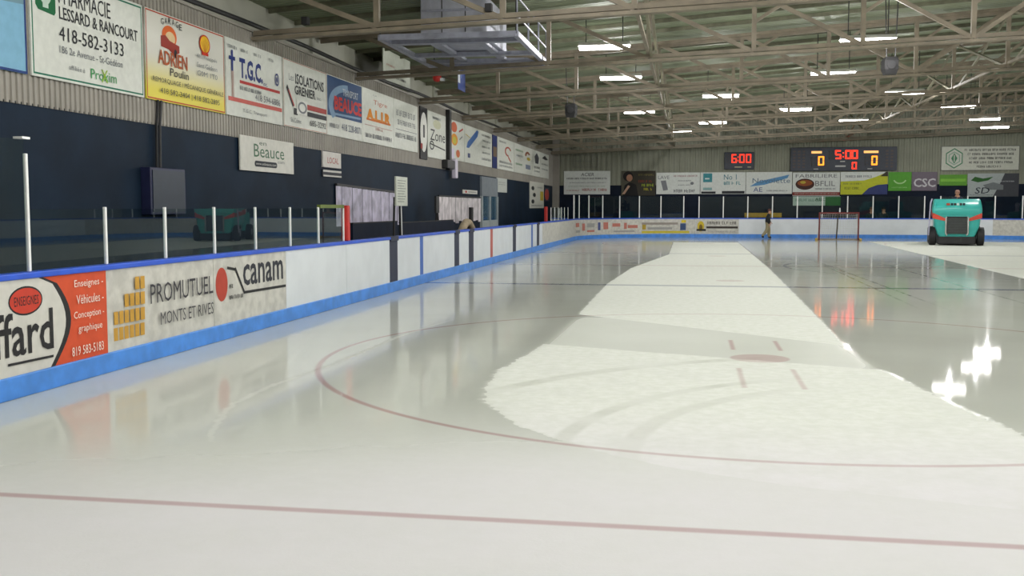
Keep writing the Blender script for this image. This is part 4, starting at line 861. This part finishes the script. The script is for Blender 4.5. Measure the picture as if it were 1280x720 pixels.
# ---------------------------------------------------------------- people
def person(name, label, loc, rotz, J, rad, mats, bone_m, hair=None, fing=True):
    """J joint positions; skin-modifier body, one continuous mesh, coloured by nearest bone"""
    root = thing(name, label, 'person', loc, (0, 0, rotz))
    bones = [('pelvis', 'belly'), ('belly', 'chest'), ('chest', 'neck'), ('neck', 'chin'), ('chin', 'skull'), ('chin', 'nose')]
    for s_ in 'lr':
        bones += [('chest', 'sh' + s_), ('sh' + s_, 'el' + s_), ('el' + s_, 'wr' + s_), ('wr' + s_, 'pa' + s_), ('pelvis', 'hi' + s_), ('hi' + s_, 'kn' + s_), ('kn' + s_, 'an' + s_), ('an' + s_, 'to' + s_)]
        w, p = Vector(J['wr' + s_]), Vector(J['pa' + s_]); d = (p - w).normalized(); side = Vector((0, 1, 0)); side = (side - d * side.dot(d)).normalized(); bend = d.cross(side) * (1 if s_ == 'l' else -1)
        for k_, (off, ln) in enumerate(((-.030, .062), (-.010, .074), (.011, .070), (.030, .055))):
            a_ = p + side * off; b_ = a_ + d * ln * .55 + bend * .004; c_ = a_ + d * ln + bend * .02
            J['fa%s%d' % (s_, k_)] = tuple(a_ + d * .01); J['fb%s%d' % (s_, k_)] = tuple(b_); J['fc%s%d' % (s_, k_)] = tuple(c_)
            bones += [('pa' + s_, 'fa%s%d' % (s_, k_)), ('fa%s%d' % (s_, k_), 'fb%s%d' % (s_, k_)), ('fb%s%d' % (s_, k_), 'fc%s%d' % (s_, k_))]
        a_ = w.lerp(p, .5); J['ta' + s_] = tuple(a_ - side * .045 + d * .02); J['tb' + s_] = tuple(a_ - side * .06 + d * .055)
        bones += [('wr' + s_, 'ta' + s_), ('ta' + s_, 'tb' + s_)]
    names = ['pelvis'] + [n for n in J if n != 'pelvis']; ix = {n: i for i, n in enumerate(names)}
    me = bpy.data.meshes.new('body'); me.from_pydata([J[n] for n in names], [(ix[a_], ix[b_]) for a_, b_ in bones], [])
    ob = bpy.data.objects.new('body', me); C.collection.objects.link(ob)
    md = ob.modifiers.new('s', 'SKIN'); md.use_smooth_shade = True; md.branch_smoothing = .4
    sub = ob.modifiers.new('u', 'SUBSURF'); sub.levels = 2; sub.render_levels = 2
    sv = me.skin_vertices[0].data
    for n in names:
        key = n if n in rad else n[:2]
        r_ = rad.get(key, .009)
        if not isinstance(r_, tuple): r_ = (r_, r_)
        sv[ix[n]].radius = r_; sv[ix[n]].use_root = (n == 'pelvis')
    dg = bpy.context.evaluated_depsgraph_get(); m2 = bpy.data.meshes.new_from_object(ob.evaluated_get(dg)); bpy.data.objects.remove(ob)
    m2.materials.clear(); mk = list(mats)
    for q in mk: m2.materials.append(mats[q])
    seg = [(Vector(J[a_]), Vector(J[b_]), bone_m(a_, b_)) for a_, b_ in bones]
    for p in m2.polygons:
        c = p.center; best = None
        for a_, b_, q in seg:
            ab_ = b_ - a_; t = max(0, min(1, (c - a_).dot(ab_) / max(1e-9, ab_.length_squared))); d_ = (a_ + ab_ * t - c).length
            if best is None or d_ < best[0]: best = (d_, q, t)
        q = best[1]
        if isinstance(q, tuple): q = q[0] if best[2] < .5 else q[1]
        p.material_index = mk.index(q); p.use_smooth = True
    link('body', m2, root)
    sk, ch, ns = Vector(J['skull']), Vector(J['chin']), Vector(J['nose']); fwd = (ns - ch); fwd.z = 0; fwd.normalize(); sd = Vector((-fwd.y, fwd.x, 0)); mid = ch.lerp(sk, .5)
    for s_ in (-1, 1):
        e_ = mid + fwd * .088 + sd * .033 * s_; MB().ball(tuple(e_), .011, .011, .009, 8, 6).build('eye', mat('dark_eye', rgb(30, 24, 22), .2, var=0), root, smooth=True)
        e_ = mid - fwd * .01 + sd * .085 * s_ - Vector((0, 0, .01)); MB().ball(tuple(e_), .022, .014 + .006, .034, 8, 6).build('ear', mats['skin'], root, smooth=True)
    e_ = mid + fwd * .092 - Vector((0, 0, .055)); MB().ball(tuple(e_), .02, .02, .006, 8, 6).build('mouth', mat('lip_colour', rgb(140, 70, 64), .5, var=0), root, smooth=True)
    if hair:
        o = MB().ball(tuple(mid - fwd * .022 + Vector((0, 0, .055))), .104, .104, .092, 16, 10).build('hair', hair, root, smooth=True)
    return root
RAD = {'pelvis': (.16, .12), 'belly': (.16, .12), 'chest': (.175, .125), 'neck': .062, 'chin': (.075, .085), 'skull': (.085, .095), 'nose': .018, 'sh': .075, 'el': .055, 'wr': .036, 'pa': (.045, .022), 'hi': .105, 'kn': .075, 'an': .055, 'to': .048, 'fa': .009, 'fb': .009, 'fc': .008, 'ta': .011, 'tb': .009}
skin = mat('skin', rgb(188, 140, 112), .5, var=.08)
def bm_std(top, legs, shoes):
    def f(a_, b_):
        k_ = a_[:2]
        if a_ in ('pelvis',) and b_ == 'belly': return (legs, top)
        if a_ == 'pelvis' or k_ in ('hi',): return legs
        if k_ == 'kn': return legs
        if k_ == 'an': return shoes
        if a_ in ('belly',) or (a_ == 'chest' and b_ != 'neck') or k_ in ('sh', 'el'): return top
        if a_ == 'chest': return (top, 'skin')
        return 'skin'
    return f
# walking: faces local +x; he walks to the right and away
Jw = {'pelvis': (0, 0, .90), 'belly': (.0, 0, 1.06), 'chest': (.03, 0, 1.30), 'neck': (.07, 0, 1.45), 'chin': (.10, 0, 1.53), 'skull': (.11, 0, 1.64), 'nose': (.205, 0, 1.565),
      'shl': (.04, .19, 1.36), 'ell': (.10, .24, 1.10), 'wrl': (.20, .18, .94), 'pal': (.25, .15, .89), 'shr': (.04, -.19, 1.36), 'elr': (-.06, -.24, 1.10), 'wrr': (.08, -.22, .90), 'par': (.11, -.22, .83),
      'hil': (0, .10, .86), 'knl': (.09, .11, .48), 'anl': (.10, .11, .085), 'tol': (.25, .12, .05), 'hir': (0, -.10, .86), 'knr': (-.06, -.10, .48), 'anr': (-.33, -.10, .16), 'tor': (-.24, -.11, .05)}
jm = {'skin': skin, 'jacket': mat('black_jacket', rgb(26, 32, 36), .8, var=.2), 'khaki': mat('khaki_trousers', rgb(150, 140, 108), .8, var=.12), 'shoes': mat('black_shoes', rgb(24, 22, 22), .5)}
hairm = mat('brown_hair', rgb(96, 60, 52), .7, var=.2)
RW = dict(RAD, pelvis=(.20, .17), belly=(.20, .17), chest=(.21, .17), sh=.10, el=.075, wr=.045, hi=.135, kn=.11, an=.08, to=.06)
person('person', 'person in dark jacket and khaki trousers walking on the far ice', (4.05, 56.9, 0.0), R(8), Jw, RW, jm, bm_std('jacket', 'khaki', 'shoes'), hairm).scale = (.92, .92, .92)

# ---------------------------------------------------------------- ice resurfacer (faces local -y)
zr = thing('ice_resurfacer', 'teal ice resurfacing machine with red stripes on the far right ice', 'ice resurfacer', (11.42, 47.9, 0), (0, 0, R(-11))); zr.scale = (.89, 1, .97)
teal = mat('teal_paint', rgb(66, 184, 176), .3, var=.08, scale=2); teal_d = mat('teal_paint_lower', rgb(58, 176, 168), .3, var=.08)
mred = mat('machine_red', rgb(205, 62, 36), .35, var=.08); chas = mat('black_chassis', rgb(20, 20, 22), .5, var=.2)
def ring(z, hw_, yf, ybk, rr=.16):
    pts = []
    for (x_, y_, a0) in ((-hw_ + rr, yf + rr, 180), (hw_ - rr, yf + rr, 270), (hw_ - rr, ybk - rr, 0), (-hw_ + rr, ybk - rr, 90)):
        for k_ in range(5): a = R(a0 + 22.5 * k_); pts.append((x_ + rr * math.cos(a), y_ + rr * math.sin(a), z))
    return pts
# snow tank: bulging front, sloping top
mb = MB(); mb.loft([ring(1.38, 1.09, -.02, 2.3), ring(1.50, 1.12, -.10, 2.3), ring(1.62, 1.12, -.12, 2.3), ring(1.76, 1.10, -.05, 2.3), ring(1.95, 1.07, .22, 2.3), ring(2.05, 1.05, .48, 2.3), ring(2.09, 1.02, .62, 2.25)]); mb.build('snow_tank', teal, zr, smooth=True)
mb = MB(); mb.loft([ring(.38, .80, .06, 2.3, .1), ring(.62, .92, .02, 2.3, .12), ring(.9, 1.03, .0, 2.3), ring(1.38, 1.08, -.015, 2.3)]); mb.build('front_body', teal_d, zr, smooth=True)
for s_ in (-1, 1):
    mb = MB(); q = [(1.095 * s_, -.0, 1.46), (1.095 * s_, .0, 1.22), (.56 * s_, -.0, 1.10), (.48 * s_, .0, 1.20)]
    vs = [(x_, -.035, z_) for x_, y_, z_ in q] + [(x_, .05, z_) for x_, y_, z_ in q]; mb.add(vs, [(0,1,2,3),(7,6,5,4),(0,4,5,1),(1,5,6,2),(2,6,7,3),(3,7,4,0)]); mb.build('stripe', mred, zr)['label'] = 'red slanted stripe'
    mb = MB(); q = [(.15, 1.42), (2.2, 1.62), (2.2, 1.36), (.15, 1.22)]; x0 = 1.095 * s_; mb.add([(x0, a_, b_) for a_, b_ in q] + [(x0 + .03 * s_, a_, b_) for a_, b_ in q], [(0,1,2,3),(7,6,5,4),(0,4,5,1),(1,5,6,2),(2,6,7,3),(3,7,4,0)]); mb.build('side_stripe', mred, zr)
    mb = MB(); mb.tube([(.48 * s_, -.06, 1.28), (.50 * s_, -.09, 1.2), (.50 * s_, -.09, .55), (.44 * s_, -.07, .47)], .04, 10); mb.build('guard_rod', mat('chrome_rod', rgb(206, 204, 200), .25, metal=.6), zr, smooth=True)
mb = MB(); mb.box(-.47, -.06, .52, .47, .06, 1.24, bev=.03); mb.build('radiator_grille', mat('dark_grille', rgb(66, 72, 70), .5, var=.15), zr)
for k_ in range(9): MB().box(-.42, -.075, .58 + k_ * .07, .42, -.06, .61 + k_ * .07).build('grille_slat', dark, zr)
MB().box(-.53, -.07, 1.22, .53, .02, 1.30, bev=.02).build('grille_hood', chas, zr)
P = Print(zr, 1, 1, 0)
for kx, (a_, b_, c_) in enumerate(((-.5, -.34, (190, 84, 60)), (-.3, -.2, (40, 50, 60)), (-.17, -.06, (60, 50, 50)), (-.03, .06, (220, 226, 222)), (.1, .2, (60, 50, 50)), (.23, .34, (40, 50, 60)))):
    MB().box(a_, .02, 1.80, b_, .05, 1.90, M=Matrix.Translation((0, -.02, 0))).build('lettering', ink(c_), zr)
MB().box(-.84, .12, .10, .84, 3.6, .50, bev=.04).build('chassis', chas, zr)
MB().box(-.86, .0, .06, .86, .16, .40, bev=.03).build('front_bumper', chas, zr)
def wheel(x_, y_):
    o = MB().tube([(x_ - .17, y_, .41), (x_ - .14, y_, .41), (x_ + .14, y_, .41), (x_ + .17, y_, .41)], [.33, .41, .41, .33], 24).build('wheel', black, zr, smooth=True)
    for s_ in (-1, 1): MB().tube([(x_ + s_ * .16, y_, .41), (x_ + s_ * .185, y_, .41)], .17, 16).build('hub', galv, o, smooth=True)
for x_ in (-1.09, 1.09):
    for y_ in (.45, 2.95): wheel(x_, y_)
mb = MB(); mb.loft([ring(.48, 1.0, 2.3, 3.7, .1), ring(1.35, 1.0, 2.3, 3.7, .1), ring(1.45, .95, 2.35, 3.6, .1)]); mb.build('rear_body', teal_d, zr, smooth=True)
MB().box(-.3, 2.75, 1.45, .3, 3.2, 1.56, bev=.04).build('seat', black, zr); MB().box(-.3, 3.18, 1.5, .3, 3.28, 2.0, bev=.04).build('seat_back', black, zr)
MB().tube([(0 + .2 * math.cos(R(24 * k_)), 2.5 + .06 * math.sin(R(24 * k_)), 2.02 + .19 * math.sin(R(24 * k_))) for k_ in range(16)], .018, 6).build('steering_wheel', black, zr, smooth=True); MB().tube([(0, 2.5, 2.02), (0, 2.35, 1.45)], .03, 8).build('steering_column', chas, zr)
sdv = mat('pale_side_guard', rgb(196, 190, 214), .3, metal=.4)
mb = MB(); mb.tube([(-1.16, .1, 2.10), (-1.22, .06, 1.9), (-1.25, .1, 1.2), (-1.27, .12, .45)], .035, 8); mb.tube([(-1.24, .1, 1.5), (-1.24, .9, 1.5)], .025, 8); mb.tube([(-1.26, .12, .6), (-1.26, .9, .62)], .025, 8); mb.build('side_guard', sdv, zr, smooth=True)['label'] = 'pale metal side guard'
MB().box(-1.25, 3.5, .0, 1.25, 4.4, .75, bev=.05).build('conditioner', mat('white_conditioner', rgb(190, 196, 196), .4), zr)
# driver seated behind the tank
Jd = {'pelvis': (0, 0, .12), 'belly': (0, 0, .28), 'chest': (.02, 0, .52), 'neck': (.04, 0, .67), 'chin': (.07, 0, .75), 'skull': (.08, 0, .86), 'nose': (.17, 0, .785),
      'shl': (.02, .19, .58), 'ell': (.14, .25, .34), 'wrl': (.38, .17, .42), 'pal': (.44, .14, .46), 'shr': (.02, -.19, .58), 'elr': (.14, -.25, .34), 'wrr': (.38, -.17, .42), 'par': (.44, -.14, .46),
      'hil': (.02, .10, .09), 'knl': (.38, .14, .14), 'anl': (.44, .14, -.0), 'tol': (.52, .15, -.02), 'hir': (.02, -.10, .09), 'knr': (.38, -.14, .14), 'anr': (.44, -.14, -.0), 'tor': (.52, -.15, -.02)}
dm = {'skin': skin, 'shirt': mat('navy_shirt', rgb(34, 40, 60), .8), 'trousers': mat('dark_trousers', rgb(40, 40, 46), .8), 'shoes': jm['shoes']}
drot = R(-11); dl = Matrix.Rotation(drot, 3, 'Z') @ Vector((.1, 3.0, 1.56)) + Vector((11.42, 47.9, -.04))
person('person', 'driver whose head shows above the ice resurfacer', tuple(dl), drot - R(90), Jd, RAD, dm, bm_std('shirt', 'trousers', 'shoes'), mat('thin_grey_hair', rgb(150, 112, 96), .7))
# two spectators behind the far glass
def Js(arm): 
    return {'pelvis': (0, 0, .92), 'belly': (0, 0, 1.08), 'chest': (0, 0, 1.32), 'neck': (.02, 0, 1.47), 'chin': (.04, 0, 1.55), 'skull': (.04, 0, 1.66), 'nose': (.14, 0, 1.585),
      'shl': (0, .19, 1.38), 'ell': (.04, .25, 1.12), 'wrl': (.2 * arm, .2, .95 + .1 * arm), 'pal': (.26 * arm, .18, .90 + .12 * arm), 'shr': (0, -.19, 1.38), 'elr': (.02, -.26, 1.12), 'wrr': (.06, -.25, .88), 'par': (.07, -.25, .80),
      'hil': (0, .10, .88), 'knl': (.02, .11, .48), 'anl': (0, .11, .085), 'tol': (.15, .13, .05), 'hir': (0, -.10, .88), 'knr': (.02, -.11, .48), 'anr': (0, -.11, .085), 'tor': (.15, -.13, .05)}
dk = {'skin': skin, 'coat': mat('dark_coat', rgb(30, 30, 34), .8), 'jeans': mat('dark_jeans', rgb(34, 38, 50), .8), 'shoes': jm['shoes']}
person('person', 'spectator with ruddy face in dark clothes behind the far glass', (9.75, 59.5, -.062), R(-100), Js(.5), RAD, dk, bm_std('coat', 'jeans', 'shoes'), mat('auburn_hair', rgb(110, 62, 44), .7))
person('person', 'spectator in black seen beside another behind the far glass', (10.4, 59.7, -.062), R(-75), Js(1.), RAD, dk, bm_std('coat', 'jeans', 'shoes'), mat('black_hair', rgb(26, 22, 22), .7))
